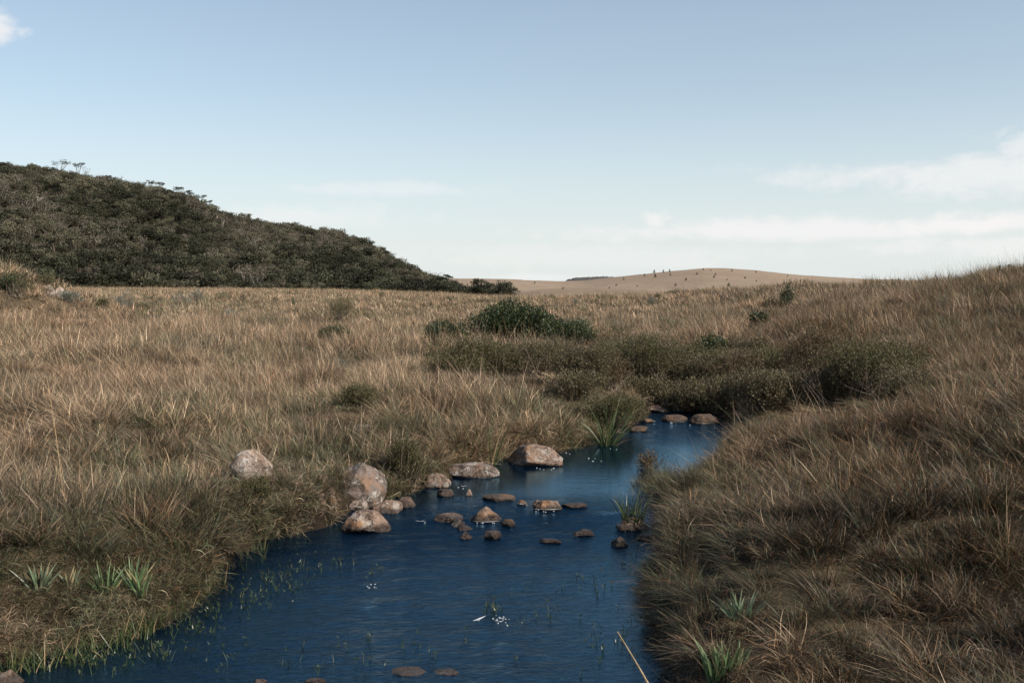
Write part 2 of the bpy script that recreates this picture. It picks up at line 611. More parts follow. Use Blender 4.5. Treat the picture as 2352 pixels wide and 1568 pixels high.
def mat_rock(name, base, orange, lichen, dark):
    m, t, out = new_mat(name)
    tcn = t.node('ShaderNodeTexCoord').outputs['Object']
    oi = t.node('ShaderNodeObjectInfo')
    add = t.node('ShaderNodeVectorMath', operation='ADD')
    t.l.new(tcn, add.inputs[0]); t.l.new(oi.outputs['Location'], add.inputs[1])
    p = add.outputs[0]
    n1_ = t.noise(p, 7, 6, 0.7, 0.3)
    n2_ = t.noise(p, 28, 5, 0.7)
    col = t.mix(t.ss(n1_, 0.3, 0.7), base, tuple(v * 0.6 for v in base))
    col = t.mix(t.ss(t.noise(t.vmap(p, loc=(5, 2, 1)), 4.0, 6, 0.7, 0.4), 0.48, 0.62, 0, orange), col, (0.33, 0.15, 0.055))
    dk = t.ss(t.noise(t.vmap(p, loc=(1, 8, 3)), 8.0, 6, 0.75, 0.5), 0.50, 0.60, 0, dark)
    col = t.mix(dk, col, (0.045, 0.03, 0.022))
    li = t.ss(t.noise(t.vmap(p, loc=(9, 4, 7)), 8.0, 5, 0.6, 0.8), 0.56, 0.62, 0, lichen)
    col = t.mix(li, col, (0.50, 0.47, 0.42))
    col = t.mix(t.m('MULTIPLY', n2_, 0.55), col, (0.10, 0.07, 0.05))
    cv = t.node('ShaderNodeVectorMath', operation='ADD')
    t.l.new(p, cv.inputs[0]); t.l.new(t.noise(p, 3.0, 4, 0.6, 0, 1), cv.inputs[1])
    ck = t.vor(cv.outputs[0], 4.5, 'DISTANCE_TO_EDGE')
    crack = t.ss(ck, 0.0, 0.035, 1, 0)
    crack = t.m('MULTIPLY', crack, t.ss(t.noise(t.vmap(p, loc=(2, 2, 9)), 3, 3), 0.42, 0.58))
    col = t.mix(t.m('MULTIPLY', crack, 0.8), col, (0.03, 0.022, 0.017))
    wz = t.sep(t.node('ShaderNodeNewGeometry').outputs['Position'])[2]
    wet = t.ss(t.m('ADD', wz, t.m('MULTIPLY', n1_, 0.06)), 0.07, 0.12, 1, 0)
    col = t.mix(t.m('MULTIPLY', wet, 0.85), col, (0.022, 0.014, 0.010))
    rough = t.m('SUBTRACT', 0.85, t.m('MULTIPLY', wet, 0.55))
    hb = t.m('SUBTRACT', t.m('ADD', n1_, t.m('MULTIPLY', n2_, 0.5)), t.m('MULTIPLY', crack, 0.6))
    principled(t, out, col, rough, 0.35, t.bump(hb, 1.0, 0.05))
    return m


def mat_leaf(name, ca, cb, cc, trans=0.25, rough=0.5, spec=0.2, rnd=0.0):
    m, t, out = new_mat(name)
    bc = t.attr('bc').outputs['Color']
    r, h, r2 = t.sep(bc)
    col = t.mix(r, ca, cb)
    col = t.mix(t.ss(r2, 0.86, 0.96), col, cc)
    if rnd:
        oi = t.node('ShaderNodeObjectInfo').outputs['Random']
        hv = t.node('ShaderNodeHueSaturation')
        t.put(hv.inputs['Color'], col)
        t.put(hv.inputs['Value'], t.m('ADD', 1 - rnd, t.m('MULTIPLY', oi, 2 * rnd)))
        col = hv.outputs[0]
    leafy(t, out, col, trans, rough, spec)
    return m


def mat_plain(name, ca, cb, rough=0.8, scale=8, spec=0.2):
    m, t, out = new_mat(name)
    tcn = t.node('ShaderNodeTexCoord').outputs['Object']
    principled(t, out, t.mix(t.ss(t.noise(tcn, scale, 5), 0.35, 0.65), ca, cb), rough, spec, t.bump(t.noise(tcn, scale * 3, 4), 0.4, 0.01))
    return m


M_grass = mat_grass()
M_soil = mat_soil()
M_water = mat_water()
M_far = mat_hill('dry_hill_grass', (0.235, 0.175, 0.125), (0.285, 0.215, 0.155), (0.17, 0.125, 0.085), 0.006)
M_rise = mat_hill('rise_grass', (0.20, 0.145, 0.10), (0.25, 0.185, 0.13), (0.14, 0.10, 0.07), 0.012)
M_floor = mat_hill('forest_floor', (0.03, 0.028, 0.018), (0.05, 0.045, 0.028), (0.02, 0.02, 0.012), 0.05)
M_outcrop = mat_hill('outcrop_rock', (0.07, 0.065, 0.062), (0.10, 0.095, 0.09), (0.035, 0.035, 0.035), 0.08)
M_rock = mat_rock('stream_stone', (0.30, 0.20, 0.145), 0.85, 0.5, 0.9)
M_rock_grey = mat_rock('lichen_boulder', (0.235, 0.185, 0.16), 0.45, 0.75, 0.9)
M_rock_pale = mat_rock('pale_boulder', (0.42, 0.34, 0.285), 0.4, 1.0, 0.6)
M_rock_wet = mat_rock('wet_stone', (0.09, 0.06, 0.045), 0.4, 0.1, 0.8)
M_bark = mat_plain('shrub_wood', (0.08, 0.06, 0.045), (0.17, 0.135, 0.10))
M_bark_pale = mat_plain('pale_bark', (0.17, 0.15, 0.125), (0.28, 0.25, 0.21))
M_bark_dark = mat_plain('dark_bark', (0.06, 0.045, 0.035), (0.12, 0.09, 0.07))
M_leaf_dark = mat_leaf('dark_shrub_leaves', (0.018, 0.029, 0.011), (0.038, 0.052, 0.018), (0.12, 0.115, 0.035), 0.15, 0.45, 0.35)
M_leaf_brown = mat_leaf('brown_shrub_leaves', (0.062, 0.050, 0.028), (0.125, 0.102, 0.056), (0.24, 0.20, 0.12), 0.2)
M_leaf_red = mat_leaf('rusty_shrub_leaves', (0.075, 0.046, 0.028), (0.13, 0.09, 0.05), (0.12, 0.11, 0.05), 0.2)
M_leaf_olive = mat_leaf('olive_shrub_leaves', (0.050, 0.047, 0.022), (0.105, 0.095, 0.045), (0.24, 0.20, 0.10), 0.2)
M_leaf_grey = mat_leaf('silvery_shrub_leaves', (0.10, 0.11, 0.085), (0.19, 0.20, 0.16), (0.34, 0.34, 0.30), 0.2)
M_for_dark = mat_leaf('forest_leaves_dark', (0.026, 0.028, 0.016), (0.048, 0.048, 0.026), (0.08, 0.075, 0.045), 0.2, 0.6, 0.2, 0.6)
M_for_brown = mat_leaf('forest_leaves_brown', (0.075, 0.062, 0.044), (0.125, 0.102, 0.073), (0.18, 0.155, 0.115), 0.2, 0.7, 0.2, 0.3)
M_for_olive = mat_leaf('forest_leaves_olive', (0.06, 0.056, 0.034), (0.095, 0.088, 0.055), (0.14, 0.125, 0.085), 0.2, 0.6, 0.2, 0.5)
M_pine = mat_leaf('pine_needles', (0.018, 0.024, 0.014), (0.03, 0.038, 0.02), (0.04, 0.045, 0.025), 0.1)


def mat_strap(name, green, pale, dry):
    m, t, out = new_mat(name)
    r, h, r2 = t.sep(t.attr('bc').outputs['Color'])
    col = t.mix(r, green, pale)
    col = t.mix(t.m('MULTIPLY', t.ss(h, 0.75, 1.0), 0.6), col, dry)
    col = t.mix(t.ss(r2, 0.86, 0.9), col, dry)
    leafy(t, out, col, 0.25, 0.4, 0.4)
    return m


M_strap = mat_strap('strap_leaves', (0.07, 0.12, 0.045), (0.15, 0.21, 0.10), (0.34, 0.26, 0.14))
M_strap_pale = mat_strap('pale_strap_leaves', (0.09, 0.13, 0.07), (0.19, 0.235, 0.15), (0.36, 0.28, 0.16))
M_reed = mat_strap('reed_leaves', (0.035, 0.055, 0.018), (0.08, 0.095, 0.035), (0.30, 0.21, 0.11))
M_weed = mat_strap('water_weed_stems', (0.025, 0.04, 0.015), (0.06, 0.085, 0.03), (0.12, 0.11, 0.05))
M_stalk = mat_plain('dry_stalk', (0.30, 0.20, 0.10), (0.42, 0.30, 0.17), 0.6, 20)
M_foam = mat_plain('foam', (0.35, 0.36, 0.36), (0.6, 0.6, 0.6), 0.6, 30)
M_petal = mat_plain('pale_petals', (0.60, 0.60, 0.60), (0.78, 0.78, 0.76), 0.6, 30)
M_blue = mat_plain('blue_scrap', (0.30, 0.45, 0.62), (0.45, 0.6, 0.75), 0.4, 20)


# ------------------------------------------------------------------ ground sheet (polar grid round the camera's foot)
def build_ground():
    rs = np.concatenate([[0.0], np.geomspace(1.0, 60, 520), np.geomspace(60, 400, 130)[1:], np.geomspace(400, 9000, 26)[1:]])
    az1 = np.linspace(R(-36), R(36), 560)
    az2 = np.linspace(R(36), R(324), 90)[1:-1]
    a = np.concatenate([az1, az2])
    nr, na = len(rs), len(a)
    X = rs[:, None] * np.sin(a)[None, :]
    Y = rs[:, None] * np.cos(a)[None, :]
    Z = ground(X, Y).reshape(nr, na)
    V = np.stack([X, Y, Z], 2).reshape(-1, 3)
    i, j = np.meshgrid(np.arange(nr - 1), np.arange(na), indexing='ij')
    j2 = (j + 1) % na
    q = np.stack([i * na + j, (i + 1) * na + j, (i + 1) * na + j2, i * na + j2], 2).reshape(-1, 4)
    me = np_mesh('ground', V, [q[:, ::-1]], M_soil)
    link('ground', me, kind='structure')


build_ground()


# ------------------------------------------------------------------ water
def water_z(x, y):
    return 0.05 * sstep(10.3, 11.1, y - 0.12 * x)


def build_water():
    x0, x1, y0, y1 = -10.2, 8.5, 2.6, 36
    ys = np.concatenate([np.arange(y0, 14, 0.05), np.arange(14, y1, 0.12)])
    xs = np.arange(x0, x1, 0.06)
    X, Y = np.meshgrid(xs, ys)
    d_ = sdist(X, Y).reshape(X.shape)
    a = fbm(X * 1.3, Y * 2.0, 41, 3) - 0.5
    b = fbm(X * 4.2, Y * 7.0, 45, 3) - 0.5
    riffle = np.exp(-((Y - 0.12 * X - 9.9) / 0.95) ** 2) + 0.8 * sstep(16.5, 18.5, Y)
    rough = 0.62 + 0.9 * riffle - 0.56 * sstep(10.6, 11.4, Y) * sstep(16.4, 14.5, Y)
    rough = rough * (0.40 + 0.60 * sstep(-0.15, -1.1, d_))      # calmer margins mirror the banks
    Z = water_z(X, Y) + (a * 0.012 + b * 0.010) * np.clip(rough, 0.05, 1.5) * sstep(0.0, -0.25, d_)
    keep = d_ < 0.12
    ny, nx = X.shape
    i, j = np.meshgrid(np.arange(ny - 1), np.arange(nx - 1), indexing='ij')
    k = keep[:-1, :-1] | keep[1:, :-1] | keep[:-1, 1:] | keep[1:, 1:]
    q = np.stack([i * nx + j, i * nx + j + 1, (i + 1) * nx + j + 1, (i + 1) * nx + j], 2)[k]
    used, inv = np.unique(q.ravel(), return_inverse=True)
    V = np.stack([X, Y, Z], 2).reshape(-1, 3)[used]
    me = np_mesh('water', V, [inv.reshape(-1, 4)], M_water, {'rough': ('FLOAT', np.clip(rough, 0.07, 1.6).ravel()[used])})
    link('water', me, kind='structure')


build_water()


# ------------------------------------------------------------------ hills
def hill(name, cols, crestR, crestY, footR, footZ, mat, backdrop=1.35, nu=60, bump=0.0, seed=3, shape=1.0, drop=0.0):
    """a hill given by its crest line: photograph column, crest distance, crest height in the picture; it falls away behind"""
    c = np.linspace(cols[0], cols[-1], 260)
    Rc = np.interp(c, cols, crestR)
    py = np.interp(c, cols, crestY)
    k = np.exp(-np.linspace(-2, 2, 9) ** 2); k /= k.sum()
    pad = np.pad(py, 4, mode='edge')
    py = np.convolve(pad, k, 'valid')
    Rf = np.interp(c, cols, footR)
    a = np.arctan((c - CX) / FPX)
    Hc = CAM_H + (HY - py) / FPX * Rc * np.cos(a) - drop
    rows = []
    us = np.concatenate([np.linspace(0, 1, nu), 1 + np.linspace(0, 1, 16)[1:]])
    for u in us:
        if u <= 1:
            r = Rf + (Rc - Rf) * u
            z = footZ + (Hc - footZ) * (u ** shape * (1.25 - 0.25 * u ** 2) if shape != 1 else np.sin(u * np.pi / 2) ** 1.1)
        else:
            r = Rc * (1 + (backdrop - 1) * (u - 1))
            z = footZ + (Hc - footZ) * np.cos((u - 1) * np.pi / 2) ** 1.2
        x, y = r * np.sin(a), r * np.cos(a)
        if bump:
            z = z + bump * (fbm(x * 0.02, y * 0.02, seed, 4) - 0.5) * np.clip(u * 3, 0, 1) * (1 if u < 0.97 else 0.4)
        rows.append(np.stack([x, y, z], 1))
    V = np.concatenate(rows)
    n = len(c)
    i, j = np.meshgrid(np.arange(len(us) - 1), np.arange(n - 1), indexing='ij')
    q = np.stack([i * n + j, i * n + j + 1, (i + 1) * n + j + 1, (i + 1) * n + j], 2).reshape(-1, 4)
    me = np_mesh(name, V, [q], mat)
    o = link(name, me, kind='structure')
    return o, (c, Rf, Rc, Hc, a, footZ)


# far dry hills
_ha = np.array([(700, 900, 640), (1000, 900, 641), (1090, 900, 643), (1150, 900, 643), (1200, 950, 645), (1290, 1000, 649), (1340, 1000, 647), (1400, 950, 641),
                (1480, 950, 633), (1560, 950, 624), (1620, 950, 619), (1680, 950, 621), (1760, 950, 628), (1850, 950, 636), (1950, 950, 641),
                (2080, 950, 645), (2300, 1000, 648), (2700, 1000, 652)], float)
far_o, far_i = hill('hill', _ha[:, 0], _ha[:, 1], _ha[:, 2], np.full(len(_ha), 380.0), -2.0, M_far, 1.5, 60, 3.0, 7)
_hb = np.array([(950, 420, 690), (1100, 420, 682), (1180, 430, 674), (1240, 440, 665), (1300, 450, 661), (1380, 450, 662), (1480, 440, 666), (1580, 430, 673),
                (1680, 420, 679), (1900, 420, 690)], float)
near_o, near_i = hill('hill', _hb[:, 0], _hb[:, 1], _hb[:, 2], np.full(len(_hb), 260.0), -2.5, M_rise, 1.25, 40, 1.0, 9)

# forested hill
_hf = np.array([(-900, 700, 360), (-400, 640, 385), (0, 560, 396), (120, 545, 402), (200, 535, 415), (260, 525, 427), (340, 515, 441), (400, 505, 450),
                (460, 495, 471), (520, 485, 496), (560, 478, 507), (620, 470, 519), (700, 460, 527), (780, 450, 540), (840, 435, 560), (900, 410, 593),
                (960, 380, 620), (1020, 350, 643), (1080, 320, 660), (1115, 290, 675), (1140, 270, 688), (1165, 262, 698)], float)
_ff = np.interp(_hf[:, 0], [-900, 0, 700, 1000, 1200], [250, 232, 240, 225, 215])
for_o, for_i = hill('hill', _hf[:, 0], _hf[:, 1], _hf[:, 2], _ff, 0.5, M_floor, 1.3, 60, 7.0, 5, drop=3.6)


def hill_point(info, bump, seed, c, u):
    cc, Rf, Rc, Hc, a, fz = info
    rf, rc, hc, aa = (np.interp(c, cc, v) for v in (Rf, Rc, Hc, a))
    r = rf + (rc - rf) * u
    z = fz + (hc - fz) * np.sin(np.clip(u, 0, 1) * np.pi / 2) ** 1.1
    x, y = r * np.sin(aa), r * np.cos(aa)
    z = z + bump * (fbm(x * 0.02, y * 0.02, seed, 4) - 0.5) * np.clip(u * 3, 0, 1) * np.where(u < 0.97, 1, 0.4)
    return x, y, z


# ------------------------------------------------------------------ scattering (masses only: grass and the far wood)
def scatter(name, P, rot, scl, idx, tone, sources, label=None, cat=None):
    """one object: geometry nodes put a source mesh on each point"""
    me = bpy.data.meshes.new(name)
    me.vertices.add(len(P))
    me.vertices.foreach_set('co', np.asarray(P, np.float32).ravel())
    for k, typ, arr, key in (('rot', 'FLOAT_VECTOR', rot, 'vector'), ('scl', 'FLOAT_VECTOR', scl, 'vector'), ('tone', 'FLOAT_VECTOR', tone, 'vector'), ('idx', 'INT', idx, 'value')):
        a = me.attributes.new(k, typ, 'POINT')
        a.data.foreach_set(key, np.asarray(arr, np.int32 if typ == 'INT' else np.float32).ravel())
    o = link(name, me, kind='stuff', label=label, cat=cat)
    ng = bpy.data.node_groups.new(name + '_scatter', 'GeometryNodeTree')
    ng.interface.new_socket('Geometry', in_out='INPUT', socket_type='NodeSocketGeometry')
    ng.interface.new_socket('Geometry', in_out='OUTPUT', socket_type='NodeSocketGeometry')
    N, L = ng.nodes, ng.links
    gi, go = N.new('NodeGroupInput'), N.new('NodeGroupOutput')
    geos = []
    last = gi.outputs[0]
    joins = N.new('GeometryNodeJoinGeometry')
    na = {}
    for k, dt in (('rot', 'FLOAT_VECTOR'), ('scl', 'FLOAT_VECTOR'), ('idx', 'INT')):
        n = N.new('GeometryNodeInputNamedAttribute'); n.data_type = dt; n.inputs['Name'].default_value = k
        na[k] = next(s for s in n.outputs if s.enabled and s.name == 'Attribute')
    e2r = N.new('FunctionNodeEulerToRotation')
    L.new(na['rot'], e2r.inputs[0])
    for i, sme in enumerate(sources):
        so = bpy.data.objects.new(sme.name, sme)        # holds a source mesh; it is not in the scene itself
        oi = N.new('GeometryNodeObjectInfo')
        oi.inputs['Object'].default_value = so
        cmp_ = N.new('FunctionNodeCompare'); cmp_.data_type = 'INT'; cmp_.operation = 'EQUAL'
        ins = [s for s in cmp_.inputs if s.enabled]
        L.new(na['idx'], ins[0]); ins[1].default_value = i
        iop = N.new('GeometryNodeInstanceOnPoints')
        L.new(gi.outputs[0], iop.inputs['Points'])
        L.new(cmp_.outputs[0], iop.inputs['Selection'])
        L.new(oi.outputs['Geometry'], iop.inputs['Instance'])
        L.new(e2r.outputs[0], iop.inputs['Rotation'])
        L.new(na['scl'], iop.inputs['Scale'])
        L.new(iop.outputs[0], joins.inputs[0])
    L.new(joins.outputs[0], go.inputs[0])
    md = o.modifiers.new('scatter', 'NODES')
    md.node_group = ng
    return o


def jitter_grid(rng, r0, r1, spacing, half=R(35), pad=1.5):
    """points on a jittered grid inside the wedge in view and a strip beside it"""
    xm = r1 * math.tan(half) + pad
    xs = np.arange(-xm, xm, spacing); ys = np.arange(-1.0, r1, spacing)
    X, Y = np.meshgrid(xs, ys)
    X = X + rng.uniform(-.5, .5, X.shape) * spacing
    Y = Y + rng.uniform(-.5, .5, Y.shape) * spacing
    X, Y = X.ravel(), Y.ravel()
    r = np.hypot(X, Y)
    k = (r >= r0) & (r < r1) & (np.abs(X) < np.maximum(Y, 0) * math.tan(half) + pad) & (Y > -0.5)
    return X[k], Y[k]


def grass_tone(x, y, rng):
    """how green, how red and how bright the grass grows at a place (species and dryness, plus a vignette painted into the near tones)"""
    r = np.hypot(x, y)
    c = col_of(x, y)
    big = fbm(x * 0.16, y * 0.16, 61, 3)
    med = fbm(x * 0.7, y * 0.7, 65, 2)
    d_ = sdist(x, y)
    green = 0.25 + 1.5 * (big - 0.47) + 1.1 * (med - 0.48)
    green += 0.30 * sstep(18, 6, r) + 0.22 * np.exp(-np.maximum(d_, 0) / 1.0) - 0.06 * sstep(30, 120, r)
    right = sstep(1450, 1900, c)
    green += 0.06 * right
    red = 0.08 + 0.9 * np.clip(fbm(x * 0.35, y * 0.35, 71, 3) - 0.5, 0, 1) + 0.30 * right * sstep(80, 15, r) * (0.4 + fbm(x * 0.5, y * 0.5, 75, 2))
    br = 0.95 + 0.6 * (fbm(x * 0.9, y * 0.9, 81, 2) - 0.5) + rng.uniform(-0.26, 0.26, len(x))
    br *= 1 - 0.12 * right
    br *= 1 - 0.38 * sstep(15, 6, r)  # near grass darkened in its colour to stand for a vignette
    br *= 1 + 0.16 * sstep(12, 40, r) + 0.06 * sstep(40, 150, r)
    green = green + rng.normal(0.02, 0.24, len(x)); red = red + np.maximum(rng.normal(-.05, 0.16, len(x)), 0)
    return np.stack([np.clip(green, -0.1, 1), np.clip(red, 0, 0.8), br], 1)


def grass_sources():
    src = []
    rng = np.random.default_rng(1)
    W_ = (-0.17, 0.02)
    for k in range(4):                                    # 0-3 domed tussocks, close up
        g = Geo()
        blades(g, rng, 380, 0.20, (0.22, 0.54), (0.75, 0.38), (0.1, 1.2), (0.0035, 0.007), W_, 5, 0.35, kink=.16)
        blades(g, rng, 100, 0.26, (0.12, 0.34), (1.1, 0.4), (-.2, 1.0), (0.004, 0.008), (0, 0), 4, 0.8, kink=.3)
        blades(g, rng, 7, 0.15, (0.6, 0.9), (0.4, 0.25), (0.1, 0.6), (0.003, 0.004), W_, 5, 0.15)
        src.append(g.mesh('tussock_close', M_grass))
    for k in range(2):                                    # 4-5 low curly dry grass, close up
        g = Geo()
        blades(g, rng, 300, 0.24, (0.13, 0.34), (0.7, 0.5), (0.4, 2.4), (0.004, 0.009), (-0.08, 0), 6, 1.2, kink=.3)
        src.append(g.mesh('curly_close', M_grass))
    for k in range(2):                                    # 6-7 coarser upright leaves, close up
        g = Geo()
        blades(g, rng, 110, 0.18, (0.25, 0.58), (0.5, 0.35), (0.1, 1.2), (0.006, 0.011), (-0.10, 0), 5, 0.3, kink=.25)
        blades(g, rng, 130, 0.20, (0.2, 0.5), (0.5, 0.4), (0.2, 1.6), (0.004, 0.006), W_, 4, 0.5)
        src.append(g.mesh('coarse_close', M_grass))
    for k in range(4):                                    # 8-11 middle distance tussocks
        g = Geo()
        blades(g, rng, 190, 0.28, (0.28, 0.66), (0.65, 0.42), (0.1, 1.1), (0.006, 0.012), W_, 4, 0.4, kink=.15)
        blades(g, rng, 6, 0.2, (0.7, 1.05), (0.25, 0.2), (0.1, 0.6), (0.004, 0.006), W_, 4, 0.1)
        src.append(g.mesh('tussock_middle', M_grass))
    for k in range(3):                                    # 12-14 far patches
        g = Geo()
        blades(g, rng, 180, 0.9, (0.22, 0.55), (0.4, 0.3), (0.2, 1.0), (0.022, 0.04), W_, 3, 0.3)
        blades(g, rng, 6, 0.8, (0.6, 0.9), (0.2, 0.15), (0.2, 0.5), (0.012, 0.018), W_, 3, 0.1)
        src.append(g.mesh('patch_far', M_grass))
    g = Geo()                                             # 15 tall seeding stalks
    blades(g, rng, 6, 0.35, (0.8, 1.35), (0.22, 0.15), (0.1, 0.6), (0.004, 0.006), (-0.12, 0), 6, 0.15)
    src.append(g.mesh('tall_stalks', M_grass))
    return src


SHRUB_AT = []
SOFT = []
KEEPOUT = []      # (x, y, radius): stones and rosettes that the grass leaves free


def build_grass():
    rng = np.random.default_rng(7)
    src = grass_sources()
    PX, PY, IDX, SC = [], [], [], []

    def layer(r0, r1, sp, ids, probs, s0, s1, dmin=0.03, pad=1.6):
        x, y = jitter_grid(rng, r0, r1, sp, pad=pad)
        d_ = sdist(x, y)
        k = d_ > dmin
        x, y = x[k], y[k]
        PX.append(x); PY.append(y)
        IDX.append(rng.choice(ids, len(x), p=probs))
        SC.append(rng.uniform(s0, s1, len(x)))
    layer(2.6, 14, 0.44, [0, 1, 2, 3], [.25] * 4, 0.6, 1.25)
    layer(2.6, 14, 0.27, [4, 5, 6, 7], [.34, .33, .16, .17], 0.55, 1.0)
    layer(14, 24, 0.50, [0, 1, 2, 3], [.25] * 4, 0.6, 1.25)
    layer(14, 24, 0.36, [8, 9, 10, 11, 4, 6], [.2, .2, .2, .2, .1, .1], 0.5, 0.95)
    layer(24, 50, 0.46, [8, 9, 10, 11], [.25] * 4, 0.6, 1.3, pad=3)
    layer(45, 110, 1.0, [12, 13, 14], [.34, .33, .33], 0.7, 1.1, pad=6)
    layer(105, 275, 1.7, [12, 13, 14], [.34, .33, .33], 1.0, 1.5, pad=15)
    bx, by = rng.uniform(-4.6, -1.9, 700), rng.uniform(5.7, 7.9, 700)
    kk = sdist(bx, by) > -.02
    PX.append(bx[kk]); PY.append(by[kk]); IDX.append(rng.choice([4, 5], kk.sum())); SC.append(rng.uniform(.4, .62, kk.sum()))
    # matted low growth on the faces of the banks
    bx, by = rng.uniform(-5, 7, 9000), rng.uniform(4.5, 20, 9000)
    db = sdist(bx, by)
    kk = (db > -.01) & (db < .45)
    PX.append(bx[kk]); PY.append(by[kk]); IDX.append(rng.choice([4, 5, 6], kk.sum())); SC.append(rng.uniform(.45, .75, kk.sum()))
    layer(9, 60, 1.3, [15], [1.0], 0.5, 1.15)
    x = np.concatenate(PX); y = np.concatenate(PY); idx = np.concatenate(IDX); s = np.concatenate(SC)
    # edge fringe: extra tussocks that hang over the water
    e = OUTL[(OUTL[:, 1] > 3.4) & (OUTL[:, 0] > -7)]
    nrm = np.stack([np.roll(e[:, 1], -1) - np.roll(e[:, 1], 1), np.roll(e[:, 0], 1) - np.roll(e[:, 0], -1)], 1)
    nrm /= np.linalg.norm(nrm, axis=1)[:, None] + 1e-9
    fx, fy, fi, frot = [], [], [], []
    for rep in range(4):
        off = rng.uniform(0.02, 0.28, len(e))
        sgn = np.where(sdist(e[:, 0] + nrm[:, 0] * 0.2, e[:, 1] + nrm[:, 1] * 0.2) > 0, 1, -1)
        ex, ey = e[:, 0] + nrm[:, 0] * off * sgn, e[:, 1] + nrm[:, 1] * off * sgn
        fx.append(ex); fy.append(ey); fi.append(rng.choice([0, 1, 2, 3, 4, 5], len(ex)))
        # lean over the water: tip about the bank's line, then turn to face the water
        wx, wy = -nrm[:, 0] * sgn, -nrm[:, 1] * sgn
        th = rng.uniform(.2, .9, len(ex)) if rep % 2 else rng.uniform(.8, 1.7, len(ex))
        frot.append(np.stack([th, np.zeros(len(ex)), np.arctan2(wx, -wy) + rng.normal(0, .3, len(ex))], 1))
    fx, fy, fi, frot = np.concatenate(fx), np.concatenate(fy), np.concatenate(fi), np.concatenate(frot)
    n0 = len(x)
    rot = np.stack([rng.normal(0, 0.16, n0), rng.normal(0, 0.16, n0), rng.normal(0, 0.8, n0)], 1)
    x = np.concatenate([x, fx]); y = np.concatenate([y, fy]); idx = np.concatenate([idx, fi]); rot = np.concatenate([rot, frot])
    s = np.concatenate([s, rng.uniform(0.6, 0.95, len(fx))])
    # leave the stones and rosettes free
    keep = np.ones(len(x), bool)
    for kx, ky, kr in KEEPOUT:
        keep &= np.hypot(x - kx, y - ky) > kr
    soft = np.zeros(len(x), bool)
    for kx, ky, kr in SOFT:
        soft |= np.hypot(x - kx, y - ky) < kr
    keep &= ~(soft & (idx == 15))
    idx = np.where(soft & (idx < 12), 4 + (idx % 2), idx)
    s = np.where(soft, s * .8, s)
    x, y, idx, s, rot = x[keep], y[keep], idx[keep], s[keep], rot[keep]
    z = ground(x, y)
    hgt = 0.92 + 1.15 * (fbm(x * 0.6, y * 0.6, 91, 2) - 0.5) + 0.5 * (vnoise(x * 1.7, y * 1.7, 93) - 0.5)
    hgt = np.clip(hgt, 0.5, 1.5)
    for sx, sy, sr in SHRUB_AT:
        hgt = hgt * (1 - 0.6 * np.exp(-((x - sx) ** 2 + (y - sy) ** 2) / (sr * sr)))
    hgt[idx == 15] = 1.0
    hgt *= np.where(np.hypot(x, y) < 9, 0.85, 1) * (1 - 0.30 * np.exp(-np.maximum(sdist(x, y), 0) / 0.8))
    s = s * (1 - 0.22 * sstep(10, 6, np.hypot(x, y)))
    scl = np.stack([s, s, s * hgt], 1)
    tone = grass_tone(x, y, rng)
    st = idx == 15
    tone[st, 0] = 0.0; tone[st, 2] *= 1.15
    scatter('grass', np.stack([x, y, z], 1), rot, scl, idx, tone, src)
    print('grass clumps', len(x))


# ------------------------------------------------------------------ rocks
def ico(level):
    t = (1 + 5 ** 0.5) / 2
    v = [(-1, t, 0), (1, t, 0), (-1, -t, 0), (1, -t, 0), (0, -1, t), (0, 1, t), (0, -1, -t), (0, 1, -t), (t, 0, -1), (t, 0, 1), (-t, 0, -1), (-t, 0, 1)]
    f = [(0, 11, 5), (0, 5, 1), (0, 1, 7), (0, 7, 10), (0, 10, 11), (1, 5, 9), (5, 11, 4), (11, 10, 2), (10, 7, 6), (7, 1, 8), (3, 9, 4), (3, 4, 2), (3, 2, 6), (3, 6, 8), (3, 8, 9),
         (4, 9, 5), (2, 4, 11), (6, 2, 10), (8, 6, 7), (9, 8, 1)]
    v = [np.array(a) / np.linalg.norm(a) for a in v]
    for _ in range(level):
        cache, nf = {}, []

        def mid(a, b):
            k = (min(a, b), max(a, b))
            if k not in cache:
                m_ = v[a] + v[b]
                v.append(m_ / np.linalg.norm(m_))
                cache[k] = len(v) - 1
            return cache[k]
        for a, b, c in f:
            x_, y_, z_ = mid(a, b), mid(b, c), mid(c, a)
            nf += [(a, x_, z_), (b, y_, x_), (c, z_, y_), (x_, y_, z_)]
        f = nf
    return np.array(v), np.array(f)


ICO = {k: ico(k) for k in (3, 4)}


